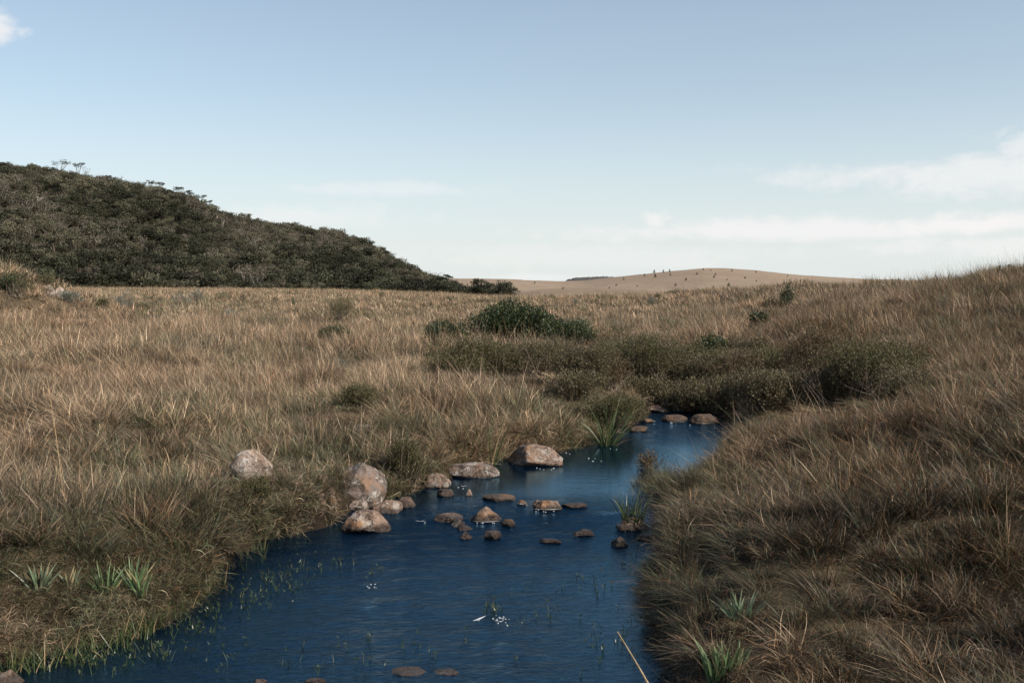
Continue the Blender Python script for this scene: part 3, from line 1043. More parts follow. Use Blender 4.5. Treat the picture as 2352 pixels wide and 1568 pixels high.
def rock_mesh(w, dpt, h, seed, kind='round'):
    """a stone w wide, dpt deep, h high above z=0, with a third more below"""
    rng = np.random.default_rng(seed)
    V, F = ICO[4 if w > 0.16 else 3]
    if kind == 'cone':
        nrm = rng.normal(0, 1, (11, 3)); nrm[:, 2] = np.abs(nrm[:, 2]) * 0.3 + 0.35
        off = rng.uniform(0.55, 0.72, 11)
    elif kind == 'slab':
        nrm = rng.normal(0, 1, (10, 3)); nrm[:, 2] *= 0.25
        nrm = np.concatenate([nrm, [[0.05, -0.15, 1], [-0.1, 0.1, 1]]]); off = rng.uniform(0.6, 0.9, 12); off[-2:] = 0.62
    elif kind == 'lump':
        nrm = rng.normal(0, 1, (9, 3)); off = rng.uniform(0.72, 0.95, 9)
    elif kind == 'wedge':
        nrm = np.array([[-.55, -.35, .75], [.75, -.35, .55], [.1, -1, .2], [-1, -.1, -.45], [1, 0, -.1], [0, 1, .4], [.15, .3, 1], [-.3, -.8, -.6]], float)
        off = np.array([.52, .55, .6, .72, .74, .6, .74, .7])
    elif kind == 'block':
        nrm = np.array([[0.1, 0.1, 1], [0.35, -1, 0.25], [-1, -0.45, 0.35], [1, 0.2, 0.2], [-0.2, 1, 0.3], [0.6, -0.5, 0.8]], float)
        off = np.array([0.62, 0.66, 0.7, 0.7, 0.7, 0.78])
    else:
        nrm = rng.normal(0, 1, (12, 3)); off = rng.uniform(0.52, 0.88, 12)
    nrm = nrm / np.linalg.norm(nrm, axis=1)[:, None]
    dd = V @ nrm.T
    rr = np.where(dd > 0.05, off / np.maximum(dd, 0.05), 9)
    k = 26 if kind in ('block', 'slab', 'wedge') else 22
    rr = np.minimum(rr, 3)
    r = -np.log(np.exp(-k * rr).sum(1) + math.exp(-k)) / k
    P = V * r[:, None]
    o = rng.uniform(0, 50, 3)

    def n3(p, s, sd):
        return (vnoise(p[:, 0] * s + o[0], p[:, 1] * s + o[1], sd) + vnoise(p[:, 1] * s + o[2], p[:, 2] * s + o[0], sd + 1) + vnoise(p[:, 2] * s + o[1], p[:, 0] * s + o[2], sd + 2)) / 3 - 0.5
    P = P * (1 + 0.24 * n3(P, 2.2, 1) + 0.16 * n3(P, 5, 5) + 0.09 * n3(P, 13, 9))[:, None]
    if kind not in ('block', 'wedge', 'lump'):
        tz = np.clip((P[:, 2] - P[:, 2].min()) / (P[:, 2].max() - P[:, 2].min()), 0, 1)
        P[:, :2] *= (1.12 - 0.42 * np.clip((tz - .3) / .7, 0, 1) ** 1.4)[:, None]
    mn, mx = P.min(0), P.max(0)
    P = (P - (mn + mx) / 2) / (mx - mn)
    P[:, 0] *= w; P[:, 1] *= dpt
    P[:, 2] = (P[:, 2] + 0.5) * h * 1.45 - h * 0.45
    return P, F


# (left, top, right, bottom in the photograph's 2352-wide frame; kind; material; where; depth factor; name; label)
ROCKS = [
    (531, 1035, 624, 1100, 'lump', 'pale', 'g', .8, 'boulder', 'pale lichen-whitened boulder half sunk in tall grass on the left bank'),
    (758, 1075, 884, 1168, 'wedge', 'grey', 'g', .8, 'boulder', 'big grey peaked boulder spotted with lichen, highest of the pile on the left bank'),
    (712, 1094, 752, 1128, 'round', 'rock', 'g', .8, 'rock', 'brown rock in the grass left of the grey peaked boulder'),
    (722, 1120, 767, 1141, 'slab', 'rock', 'g', .8, 'rock', 'thin flat stone wedged against the left side of the grey peaked boulder'),
    (708, 1138, 750, 1176, 'block', 'rock', 'g', .7, 'rock', 'angular stone with a pale broken edge left of the pile'),
    (752, 1139, 774, 1177, 'block', 'rock', 'g', .8, 'rock', 'narrow upright rusty stone under the grey peaked boulder'),
    (799, 1151, 849, 1182, 'round', 'pale', 'w', .8, 'rock', 'pale rounded stone between the grey peaked boulder and the front boulder'),
    (853, 1148, 926, 1184, 'round', 'rock', 'w', .8, 'rock', 'orange rounded rock right of the pale rounded stone at the left bank'),
    (909, 1147, 954, 1175, 'slab', 'wet', 'w', .8, 'rock', 'dark low rock behind the orange rounded rock'),
    (786, 1166, 898, 1226, 'round', 'rock', 'w', .75, 'boulder', 'large tan and orange boulder at the front of the pile in the water'),
    (970, 1091, 1036, 1131, 'round', 'rock', 'w', .8, 'rock', 'brown rounded rock tucked under the bank between the pile and the long grey stone'),
    (1003, 1131, 1043, 1150, 'block', 'wet', 'w', .7, 'rock', 'dark square stone in front of the brown rock under the bank'),
    (1069, 1132, 1086, 1148, 'cone', 'rock', 'w', .8, 'rock', 'tiny pointed brown stone standing alone in the pool below the long grey stone'),
    (1022, 1068, 1148, 1108, 'slab', 'grey', 'w', .6, 'boulder', 'long low grey boulder tapering to the left at the edge of the calm pool'),
    (1163, 1021, 1297, 1081, 'round', 'rock', 'w', .8, 'boulder', 'largest tan boulder with black holes and orange side at the calm pool'),
    (1272, 1024, 1290, 1036, 'round', 'rock', 'w', .8, 'rock', 'small brown stone behind the right end of the largest tan boulder'),
    (1104, 1147, 1184, 1161, 'slab', 'wet', 'w', .6, 'rock', 'thin dark slab at water level where the pool spills over'),
    (1187, 1154, 1211, 1168, 'cone', 'wet', 'w', .8, 'rock', 'small dark stone between the thin dark slab and the square block'),
    (1223, 1149, 1290, 1177, 'block', 'rock', 'w', .6, 'rock', 'square-topped tan block rising from the middle of the stream'),
    (1289, 1161, 1350, 1172, 'slab', 'wet', 'w', .5, 'rock', 'barely emerged dark stone right of the square-topped block'),
    (1081, 1160, 1153, 1200, 'cone', 'rock', 'w', .9, 'rock', 'pyramid-shaped tan rock in the middle of the riffle'),
    (995, 1176, 1064, 1200, 'slab', 'rock', 'w', .8, 'rock', 'flat brown rock with a puddle of light left of the pyramid-shaped rock'),
    (1034, 1194, 1068, 1211, 'round', 'pale', 'w', .8, 'rock', 'small yellowish stone in front of the flat brown rock'),
    (1050, 1201, 1087, 1219, 'round', 'wet', 'w', .8, 'rock', 'small reddish stone touching the small yellowish one'),
    (1056, 1219, 1084, 1237, 'cone', 'rock', 'w', .8, 'rock', 'little pointed brown stone nearest the camera left of the dark dome stone'),
    (1112, 1216, 1152, 1239, 'round', 'wet', 'w', .8, 'rock', 'dark dome-shaped stone in front of the pyramid-shaped rock'),
    (1151, 1189, 1184, 1210, 'round', 'wet', 'w', .8, 'rock', 'small russet stone just right of the pyramid-shaped rock'),
    (1315, 1212, 1364, 1232, 'round', 'wet', 'w', .7, 'rock', 'dark humped stone with a wet top left of the pointed one'),
    (1238, 1236, 1290, 1247, 'slab', 'wet', 'w', .5, 'rock', 'low wet stone just breaking the surface in mid-stream'),
    (1404, 1229, 1442, 1256, 'cone', 'wet', 'w', .8, 'rock', 'dark pointed stone below the rock that carries the green tuft'),
    (1413, 1185, 1489, 1219, 'round', 'rock', 'w', .7, 'rock', 'rounded tan rock carrying a tuft of green leaves near the right bank'),
    (1461, 1224, 1509, 1242, 'slab', 'wet', 'w', .7, 'rock', 'low dark stone nearest the right bank'),
    (1511, 1186, 1538, 1200, 'round', 'rock', 'w', .8, 'rock', 'upper one of three small stones under the right bank'),
    (1493, 1197, 1519, 1215, 'round', 'rock', 'w', .8, 'rock', 'lower left one of three small stones under the right bank'),
    (1513, 1199, 1537, 1216, 'round', 'rock', 'w', .8, 'rock', 'lower right one of three small stones under the right bank'),
    (1484, 935, 1533, 953, 'round', 'rock', 'w', .8, 'rock', 'brown humped rock farthest up the stream'),
    (1444, 984, 1486, 998, 'slab', 'wet', 'w', .6, 'rock', 'flat black stone beside the tip of the left bank'),
    (1472, 967, 1502, 977, 'slab', 'wet', 'w', .7, 'rock', 'small flat dark stone with foam at the upper riffle'),
    (1520, 958, 1580, 976, 'slab', 'wet', 'w', .7, 'rock', 'left part of the low purplish shelf in the upper riffle'),
    (1582, 956, 1650, 980, 'slab', 'wet', 'w', .6, 'rock', 'right part of the low purplish shelf in the upper riffle'),
    (700, 1552, 748, 1572, 'round', 'rock', 'w', .8, 'rock', 'brown stone cut by the bottom edge left of the sunken slab'),
    (582, 1556, 612, 1572, 'round', 'rock', 'w', .8, 'rock', 'smallest stone cut by the bottom edge of the picture'),
    (886, 1533, 985, 1553, 'slab', 'rock', 's', .7, 'rock', 'sunken brown slab with a ripple over it at the bottom, left one'),
    (990, 1534, 1062, 1552, 'slab', 'rock', 's', .7, 'rock', 'sunken brown slab with a ripple over it at the bottom, right one'),
    (-20, 1536, 46, 1580, 'round', 'rock', 'w', .8, 'rock', 'tan stone in the bottom left corner of the picture'),
    (586, 1218, 603, 1228, 'round', 'rock', 'w', .8, 'rock', 'tiny stone in the dark hollow under the left bank'),
    (808, 974, 872, 994, 'slab', 'pale', 'g', .7, 'rock', 'flat pinkish slab lying in the grass above the grey peaked boulder'),
    (730, 1014, 784, 1030, 'slab', 'pale', 'g', .7, 'rock', 'flat tan slab in the grass between the pale boulder and the pile'),
    (1676, 1014, 1697, 1036, 'round', 'rock', 'g', .8, 'rock', 'brown stone showing through the grass on the right bank'),
    (2298, 1098, 2334, 1116, 'slab', 'grey', 'g', .7, 'rock', 'grey stone in the grass at the right edge of the picture'),
    (99, 658, 125, 679, 'lump', 'pale', 'g', .8, 'rock', 'pale lichened rock on the slope of the left mound, left one of the pair'),
    (123, 661, 148, 680, 'lump', 'pale', 'g', .8, 'rock', 'pale lichened rock on the slope of the left mound, right one of the pair'),
    (548, 1184, 562, 1196, 'round', 'pale', 'g', .8, 'rock', 'small pale stone at the foot of the left bank grass'),
    (424, 988, 446, 1001, 'round', 'grey', 'g', .8, 'rock', 'small grey stone lost in the grass of the left plain'),
]
ROCK_AT = {}


def build_rocks():
    mats = {'rock': M_rock, 'grey': M_rock_grey, 'pale': M_rock_pale, 'wet': M_rock_wet}
    for i, (x0, y0, x1, y1, kind, mat, where, df, name, label) in enumerate(ROCKS):
        cx = (x0 + x1) / 2
        if where == 'g':
            gx, gy, gz = on_ground(cx, y1 + 2)
        else:
            gx, gy = at(cx, y1, 0.0)
            gz = float(water_z(np.array(gx), np.array(gy)))
        dist = math.hypot(gx, gy)
        w = (x1 - x0) / FPX * dist
        dpt = w * df
        sinp = (CAM_H - gz) / dist
        h = max(((y1 - y0) / FPX * dist - sinp * dpt * 0.75) / 0.97, w * 0.13)
        if where == 'g':
            h *= 1.12
        if where == 's':
            h = 0.02; gz -= 0.012
        k = (dist + dpt / 2) / dist
        x, y = gx * k, gy * k
        P, F = rock_mesh(w * 1.04, dpt, h, 100 + i, kind)
        me = np_mesh(name, P, [F], mats[mat])
        link(name, me, label=label, cat='boulder' if name == 'boulder' else 'rock', group='stones of the stream' if where in 'ws' else None, loc=(x, y, gz), rot=(0, 0, random.Random(i).uniform(-.25, .25) if kind != 'block' else 0))
        ROCK_AT[label] = (x, y, gz + h)
        if where == 'g' and dist > 30:
            for q in (1, .985, .97, .955): KEEPOUT.append((x * q, y * q, .45))
        if where == 'g':
            KEEPOUT.append((x, y, w * 0.45))
            KEEPOUT.append((gx * 0.975, gy * 0.975, w * (0.5 if kind == 'wedge' else 0.25)))
        elif kind != 'slab':
            KEEPOUT.append((x, y, w * 0.5))


build_rocks()


# ------------------------------------------------------------------ single plants of the near banks
def plant(name, px, py, label, cat, maker, group=None, water=False, keep=0.0):
    if water:
        x, y = at(px, py, 0.0); z = -0.02
    else:
        x, y, z = on_ground(px, py)
    o = maker(name, (x, y, z), label, cat, group)
    if keep:
        SOFT.append((x, y, keep)); SOFT.append((x * 0.975, y * 0.975, keep * .8)); SOFT.append((x * 0.95, y * 0.95, keep * .8))
    return o, (x, y, z)


def leaf_parts(g, name, mat, loc, label, cat, group):
    """every strap leaf of the plant becomes a part of its own"""
    e = link(name, None, label=label, cat=cat, group=group, loc=loc)
    for V, t3, q, C in zip(g.v, g.f3, g.f4, g.c):
        n = len(t3); nv = len(V) // n; nq = len(q) // n
        segs = (nv - 1) // 2
        q1 = np.array([[2 * k, 2 * k + 1, 2 * k + 3, 2 * k + 2] for k in range(segs - 1)])
        for i in range(n):
            link('leaf', np_mesh('leaf', V[i * nv:(i + 1) * nv], [np.array([[2 * segs - 2, 2 * segs - 1, 2 * segs]]), q1], mat, {'bc': ('FLOAT_COLOR', C[i * nv:(i + 1) * nv])}), e)
    return e


def rosette(n_heads, leaf, spread, mat, seed, upright=0.45, per=22):
    def mk(name, loc, label, cat, group):
        rng = np.random.default_rng(seed)
        g = Geo()
        for k in range(n_heads):
            off = (rng.uniform(-spread, spread), rng.uniform(-spread * .6, spread * .6)) if n_heads > 1 else (0, 0)
            blades(g, rng, per, 0.025, leaf, (upright, 0.22), (0.1, 0.5), (0.014, 0.022), (-0.03, 0), 5, 0.05, root=off, shape=1.0)
        return leaf_parts(g, name, mat, loc, label, cat, group)
    return mk


plant('rosette_plant', 88, 1362, 'pale green strap-leaved rosette at the far left of the near bank', 'plant', rosette(2, (.16, .27), .06, M_strap_pale, 1), keep=.19)
plant('rosette_plant', 162, 1358, 'small pale green rosette with one tuft, between the two bigger rosettes', 'plant', rosette(1, (.13, .21), .0, M_strap_pale, 2, .3, 14), keep=.11)
plant('rosette_plant', 285, 1362, 'broad dark green clump of strap leaves at the left water edge', 'plant', rosette(5, (.18, .31), .15, M_strap, 3), keep=.25)
plant('rosette_plant', 1690, 1425, 'pale green rosette glowing in the brown grass of the right bank', 'plant', rosette(2, (.17, .28), .07, M_strap_pale, 4, .55), keep=.22)
plant('rosette_plant', 1662, 1568, 'green rosette at the bottom right, lowest on the right bank', 'plant', rosette(3, (.17, .28), .10, M_strap, 5, .4), keep=.2)


def reeds(n, L, tilt, droop, w, seed, dry=3):
    def mk(name, loc, label, cat, group):
        rng = np.random.default_rng(seed)
        g = Geo()
        blades(g, rng, n, 0.10, L, tilt, droop, w, (0, 0), 7, 0.06)
        return leaf_parts(g, name, M_reed, loc, label, cat, group)
    return mk


plant('reed_clump', 1395, 1030, 'arching green and straw reeds at the tip of the left bank', 'reeds', reeds(60, (.5, 1.15), (.55, .3), (.2, 1.1), (.012, .022), 11), keep=.2)
plant('reed_clump', 1118, 1078, 'tall thin reeds fanning up behind the long low grey boulder', 'reeds', reeds(26, (.7, 1.15), (.38, .2), (.1, .6), (.010, .016), 12), keep=.12)
plant('reed_clump', 1620, 940, 'few bent reed stems standing in the shade of the brown shrubs', 'reeds', reeds(16, (.7, 1.2), (.45, .2), (.1, .5), (.012, .02), 13), water=True)
plant('reed_clump', 1470, 925, 'green reeds hanging by the dark hollow upstream', 'reeds', reeds(24, (.5, .9), (.5, .2), (.2, .9), (.012, .02), 14), water=True)
tx, ty, tz = ROCK_AT['rounded tan rock carrying a tuft of green leaves near the right bank']
reeds(70, (.18, .40), (.30, .2), (.1, .9), (.010, .017), 15)('leaf_tuft', (tx, ty, tz - 0.05), 'tuft of green leaves growing on top of a rounded rock in the stream', 'plant', None)

# long bent stalk over the water bottom right
g = Geo()
p0 = at(1530, 1600, 0.25); p1 = at(1418, 1476, 0.25)
pts = [(p0[0] + (p1[0] - p0[0]) * t, p0[1] + (p1[1] - p0[1]) * t, 0.12 + 0.20 * t ** 0.7) for t in np.linspace(0, 1, 7)]
tube(g, pts, np.linspace(.008, .0035, 7), 5)
link('dry_stalk', g.mesh('dry_stalk', M_stalk), label='long bent straw-coloured stalk reaching over the water at the bottom', cat='stalk')
for (a, b, h, lab, sd) in [(148, 1195, 1.25, 'single tall bleached stalk standing in the left bank grass', 1)]:
    x, y, z = on_ground(a, b)
    g = Geo()
    tube(g, [(x - .10 * h * t ** 1.5, y, z + h * t) for t in np.linspace(0, 1, 6)], np.linspace(.0045, .002, 6), 5)
    link('dry_stalk', g.mesh('dry_stalk', M_stalk), label=lab, cat='stalk')


# ------------------------------------------------------------------ shrubs
def shrub_meshes(w, dpt, h, n, leaf, seed, mat, style='dome', upright=False, aspect=.4, mat_w=None):
    """foliage in a lumpy crown of twigs + woody stems"""
    rng = np.random.default_rng(seed)
    nl = max(7, int(10 * max(w / max(h, .3), 1)))
    lobes = []
    for k in range(nl):
        a = rng.uniform(0, 2 * np.pi); q = rng.uniform(0, 1) ** .5 * .62
        lobes.append((q * np.cos(a) * w / 2, q * np.sin(a) * dpt / 2, h * rng.uniform(.18, .70) * (1 - .35 * q), rng.uniform(.34, .52)))
    G, T = Geo(), Geo()
    tips = []
    ntw = n // 14
    for k in range(ntw):
        lx, ly, lz, lr = lobes[rng.integers(nl)]
        dv = rng.normal(0, 1, 3); dv /= np.linalg.norm(dv)
        if dv[2] < -.4: dv[2] *= -.5
        rr = rng.uniform(.45, 1.0) ** .5
        s = np.array([w * .5 * lr * 1.25, dpt * .5 * lr * 1.25, h * .5 * lr * 1.5])
        tp = np.array([lx, ly, lz]) + dv * s * rr
        if upright: tp[2] += h * rng.uniform(0, .25)
        tp[2] = max(tp[2], .05)
        tips.append((tp, dv))
    P, D = [], []
    for tp, dv in tips:
        m_ = 14
        ax = dv * .5 + np.array([0, 0, .9 if upright else .5]); ax /= np.linalg.norm(ax)
        ln = leaf[1] * (3.0 if upright else 2.2)
        t = rng.uniform(0, 1, m_)[:, None]
        P.append(tp + ax * (t - .6) * ln + rng.normal(0, leaf[1] * .55, (m_, 3)))
        D.append(np.tile(ax, (m_, 1)))
    P, D = np.concatenate(P), np.concatenate(D)
    P[:, 2] = np.maximum(P[:, 2], .02)
    leaves(G, rng, P, leaf, .3, 0, D, aspect)
    for k in range(min(len(tips), 46)):
        tp, dv = tips[rng.integers(len(tips))]
        root = np.array([rng.normal(0, w * .12), rng.normal(0, dpt * .12), -.05])
        mid = (root + tp) / 2 + rng.normal(0, .07 * h, 3)
        tube(T, [root, mid, tp + dv * leaf[1] * .8], [.011 * (h + .4), .007 * (h + .4), .003], 4)
    return G.mesh('foliage', mat, False), T.mesh('stems', mat_w or M_bark, True)


def shrub(px, py, wpx, hpx, mat, leaf, n, seed, label, df=.9, upright=False, cat='shrub', name='shrub', group=None, aspect=.4, depth=None, water=False, mat_w=None):
    if group == BG:
        py += 14; hpx += 22; wpx *= 1.25; n = int(n * 1.5)
    elif group and group.startswith('low cushions'):
        hpx += 13; n = int(n * 1.5)
    elif mat is M_leaf_dark and hpx <= 50 and wpx < 50:
        hpx += 12; n = int(n * 1.3)
    elif mat is M_leaf_dark and hpx > 35:
        py += 12; hpx += 14
    if depth:
        v = ray(px, py); k = depth / math.hypot(v[0], v[1])
        x, y = v[0] * k, v[1] * k
        z = max(ground1(x, y), 0)
        hpx = (((CAM_H - z) / depth * FPX + HY) - (py - hpx))
    else:
        x, y, z = on_ground(px, py)
    dist = math.hypot(x, y)
    w, h = wpx / FPX * dist, hpx / FPX * dist
    fo, stm = shrub_meshes(w, w * df, h, n, leaf, seed, mat, 'dome', upright, aspect, mat_w)
    if dist < 60:
        SOFT.append((x, y, w * .48)); SOFT.append((x * (1 - .3 / dist), y * (1 - .3 / dist), w * .4)); SOFT.append((x * (1 - .7 / dist), y * (1 - .7 / dist), w * .3)); SHRUB_AT.append((x * (1 - .8 / dist), y * (1 - .8 / dist), w * .55 + .5))
    e = link(name, None, label=label, cat=cat, group=group, loc=(x, y, z - .03))
    link('foliage', fo, e)
    link('stems', stm, e)
    return e


DK, BR, RD, OL, GR = M_leaf_dark, M_leaf_brown, M_leaf_red, M_leaf_olive, M_leaf_grey
BG = 'brown shrubs lining the stream'
# the green bushes in the middle; (column, foot row, width, height)
shrub(1172, 782, 200, 104, DK, (.06, .11), 17000, 1, 'largest dark green glossy bush in the middle of the valley', aspect=.42)
shrub(1238, 782, 100, 92, DK, (.06, .11), 7000, 17, 'right shoulder of the dark green bushes, yellow-green at its top', aspect=.42)
shrub(1027, 790, 108, 62, DK, (.05, .09), 7000, 2, 'dark green low bush left of the largest bush')
shrub(1308, 790, 135, 68, DK, (.05, .10), 8000, 3, 'grey-green bush sloping down right of the largest bush')
shrub(1170, 722, 62, 62, BR, (.03, .05), 900, 4, 'sparse leafless twigs rising behind the largest bush', upright=True, name='bare_shrub')
shrub(1110, 770, 50, 52, RD, (.03, .05), 1500, 44, 'reddish twiggy patch at the left end of the largest bush', upright=True)
shrub(1414, 757, 34, 28, GR, (.03, .055), 1800, 5, 'round silvery shrub among dry grass right of the green bushes')
# brown shrubs along the stream
BG = 'brown shrubs lining the stream'
shrub(1060, 848, 155, 90, OL, (.025, .045), 11000, 6, 'yellowish brown shrub below the low green bush at the left end of the row', group=BG)
shrub(1205, 858, 190, 95, BR, (.025, .045), 13000, 7, 'wide soft brown shrub directly below the largest green bush', group=BG)
shrub(1340, 868, 130, 95, BR, (.025, .045), 9000, 8, 'dark twiggy brown shrub left of the dark hollow', group=BG)
shrub(1450, 868, 180, 130, OL, (.025, .045), 14000, 9, 'tall olive brown shrub above the bend of the stream', group=BG)
shrub(1560, 900, 190, 115, BR, (.025, .05), 14000, 10, 'grey-brown tangled shrub over the dark water', group=BG)
shrub(1660, 940, 190, 120, BR, (.025, .05), 13000, 18, 'brown shrub hanging over the far end of the pool', group=BG)
shrub(1500, 925, 120, 70, BR, (.025, .05), 8000, 19, 'low dark shrub at the water line of the bend', group=BG)
shrub(1770, 935, 150, 105, BR, (.025, .045), 10000, 20, 'purplish brown shrub where the row meets the right slope', group=BG)
shrub(1870, 890, 160, 125, RD, (.022, .04), 9000, 21, 'upright rusty red shrub on the right slope', upright=True, group=BG)
shrub(2010, 880, 190, 84, OL, (.022, .04), 12000, 22, 'dense olive shrub, rightmost of the row', upright=True, group=BG)
shrub(1640, 815, 90, 52, DK, (.05, .09), 2800, 23, 'small green leafy shrub among the brown ones above the pool')
shrub(1745, 762, 46, 42, DK, (.05, .09), 1200, 24, 'little green shrub in the dry grass of the right slope')
shrub(1810, 706, 40, 46, DK, (.07, .12), 700, 25, 'dark green shrub with two round tops near the skyline right')
shrub(1768, 708, 16, 18, DK, (.06, .1), 200, 26, 'tiny green sprig left of the two-topped shrub')
shrub(1790, 706, 10, 14, DK, (.06, .1), 120, 27, 'tiniest green sprig just left of the two-topped shrub')
shrub(1765, 676, 66, 14, RD, (.06, .1), 700, 28, 'low brown scrub on the edge behind the two-topped shrub')
shrub(1130, 852, 120, 70, OL, (.025, .045), 7000, 101, 'low olive shrub filling the gap between the yellowish and the wide brown shrub', group=BG)
shrub(1275, 845, 120, 80, BR, (.025, .045), 7000, 102, 'brown shrub at the right edge of the wide soft one', group=BG)
shrub(1395, 880, 110, 85, RD, (.025, .045), 6000, 103, 'dark reddish shrub at the mouth of the dark hollow', group=BG)
shrub(1510, 850, 150, 90, BR, (.025, .045), 9000, 104, 'brown shrub behind the tall olive one, touching the dry grass', group=BG)
shrub(1600, 850, 120, 70, OL, (.025, .045), 6000, 105, 'olive shrub in the second row above the pool', group=BG)
shrub(1700, 890, 130, 85, RD, (.025, .045), 7000, 106, 'rusty shrub in the second row right of the pool', group=BG)
shrub(1590, 935, 130, 65, BR, (.025, .05), 8000, 107, 'low brown shrub dipping into the shaded water', group=BG)
shrub(1815, 930, 110, 75, BR, (.025, .045), 6000, 108, 'low brown shrub under the upright rusty one', group=BG)
shrub(1930, 905, 90, 70, BR, (.022, .04), 4500, 109, 'small dark shrub between the rusty and the dense olive one', group=BG)
shrub(1720, 810, 90, 46, BR, (.03, .05), 3000, 110, 'thin brown scrub in the dry grass above the row')
shrub(1330, 905, 120, 60, BR, (.025, .045), 7000, 112, 'low brown shrub in front of the dark hollow, nearest the left bank', group=BG)
shrub(1420, 830, 120, 62, OL, (.025, .045), 6000, 113, 'soft olive shrub just below the round silvery one', group=BG)
shrub(1660, 860, 150, 70, BR, (.025, .045), 8000, 114, 'brown shrub filling the middle of the thicket above the pool', group=BG)
shrub(1790, 850, 120, 66, OL, (.025, .045), 6000, 115, 'olive shrub behind the purplish brown one', group=BG)
shrub(2080, 905, 120, 66, BR, (.022, .04), 5500, 116, 'low brown shrub at the right foot of the dense olive one', group=BG)
shrub(2110, 855, 70, 40, OL, (.022, .04), 2500, 111, 'small olive shrub on the right slope beyond the dense one')
# left bank
shrub(772, 748, 92, 72, OL, (.03, .05), 6000, 29, 'upright olive brown bush on the left plain', upright=True)
shrub(718, 748, 70, 38, BR, (.03, .05), 3000, 30, 'low brown brush left of the upright olive bush')
shrub(768, 783, 86, 42, DK, (.04, .07), 4200, 31, 'dark green low bush in front of the upright olive bush')
shrub(1400, 985, 155, 118, OL, (.02, .035), 15000, 32, 'rounded yellowish shrub on the tip of the left bank')
shrub(1460, 975, 70, 70, BR, (.02, .035), 4000, 33, 'twiggy brown shrub leaning over the water at the left bank tip', upright=True)
shrub(935, 1120, 80, 118, OL, (.016, .028), 8000, 34, 'feathery olive shrub overhanging the pile of boulders', upright=True)
shrub(825, 935, 120, 66, OL, (.016, .03), 9000, 35, 'low olive heath shrub in the middle of the left grass')
shrub(590, 1140, 70, 60, OL, (.014, .025), 5000, 36, 'fine olive shrub below the pale boulder')
shrub(780, 845, 50, 26, GR, (.02, .035), 1200, 37, 'little silver-leaved plant in the left grass')
shrub(1490, 1085, 60, 55, RD, (.016, .03), 1500, 38, 'dark prickly twigs sticking out from the right bank over the pool', upright=True, name='bare_shrub')
# grey-green cushions of the far left plain
CG = 'low cushions dotted over the left plain'
for k, (a, b, w_, h_, mt, lab) in enumerate([
        (282, 712, 66, 34, GR, 'grey-green cushion shrub nearest the left mound'),
        (232, 716, 36, 26, OL, 'rounded green tuft left of the grey-green cushion'),
        (330, 726, 40, 26, BR, 'brown twiggy cushion below the grey-green one'),
        (425, 706, 58, 28, GR, 'wide silvery cushion in the middle of the left plain'),
        (455, 700, 40, 22, GR, 'second silvery cushion touching the wide one'),
        (516, 694, 44, 16, DK, 'dark flat cushion right of the silvery pair'),
        (558, 696, 14, 10, BR, 'tiny dark cushion just right of the flat one'),
        (366, 704, 30, 18, BR, 'brown cushion between the two silvery ones'),
        (345, 694, 26, 14, DK, 'small dark cushion near the foot of the forest'),
        (632, 702, 24, 16, BR, 'brown cushion alone in the pale grass below the forest'),
        (672, 706, 14, 12, DK, 'small dark tuft right of the lone brown cushion'),
        (530, 738, 38, 20, GR, 'grey-green tuft nearest the camera on the left plain'),
        (876, 686, 18, 8, DK, 'flat dark cushion at the far edge of the plain'),
        (1032, 697, 22, 9, DK, 'flat dark cushion close to the end of the forest'),
        (1265, 693, 16, 10, DK, 'round dark tuft on the plain beyond the green bushes'),
        (1322, 708, 14, 9, GR, 'small grey tuft in the pale grass behind the bushes'),
        (1496, 704, 14, 10, GR, 'small grey tuft farther right in the pale grass'),
        (1540, 684, 40, 9, DK, 'flat green scrub on the edge of the near land below the far hill'),
        (1512, 692, 22, 8, OL, 'flat olive scrub left of the green one on the edge')]):
    shrub(a, b, w_, h_, mt, (.05, .09), 900 if w_ > 30 else 350, 60 + k, lab, group=CG, df=.8)
shrub(30, 668, 60, 42, DK, (.05, .09), 1500, 90, 'dark scrub on top of the left mound')
shrub(110, 664, 50, 34, OL, (.05, .09), 1200, 91, 'olive scrub on the right shoulder of the left mound')
shrub(160, 692, 44, 26, GR, (.05, .08), 1200, 92, 'grey-green tuft just right of the pale lichened rocks')

build_grass()


# ------------------------------------------------------------------ trees
def crown_leaves(G, rng, C, rad, n, size, mi=0, flat=.55):
    dv = rng.normal(0, 1, (n, 3)); dv /= np.linalg.norm(dv, axis=1)[:, None]
    rr = rng.uniform(.35, 1, n)[:, None] ** .5
    P = np.array(C) + dv * rr * rad * np.array([1, 1, flat])
    leaves(G, rng, P, size, .4, mi, None, .75)


def forest_tree(seed, h, style):
    """one tree of the far wood: trunk, limbs and clumped crown in one mesh, two materials"""
    rng = np.random.default_rng(seed)
    G = Geo()
    w = h * rng.uniform(.75, 1.0)
    nl = rng.integers(6, 10)
    for k in range(nl):
        a = rng.uniform(0, 2 * np.pi); q = rng.uniform(.1, 1) ** .6
        c = np.array([q * math.cos(a) * w * .38, q * math.sin(a) * w * .38, h * rng.uniform(.6, .88) - q * h * .12])
        tube(G, [(0, 0, 0), (c[0] * .35, c[1] * .35, h * .4), c], [.02 * h, .015 * h, .006 * h], 4, 1)
        n = 26 if style == 'bare' else 70
        crown_leaves(G, rng, c, h * rng.uniform(.16, .24), n, (.28, .5) if style != 'bare' else (.22, .38), 0, .6)
        if style != 'flat':
            crown_leaves(G, rng, c * np.array([1, 1, .6]), h * .2, n // 2, (.28, .5), 0, .8)
    return G


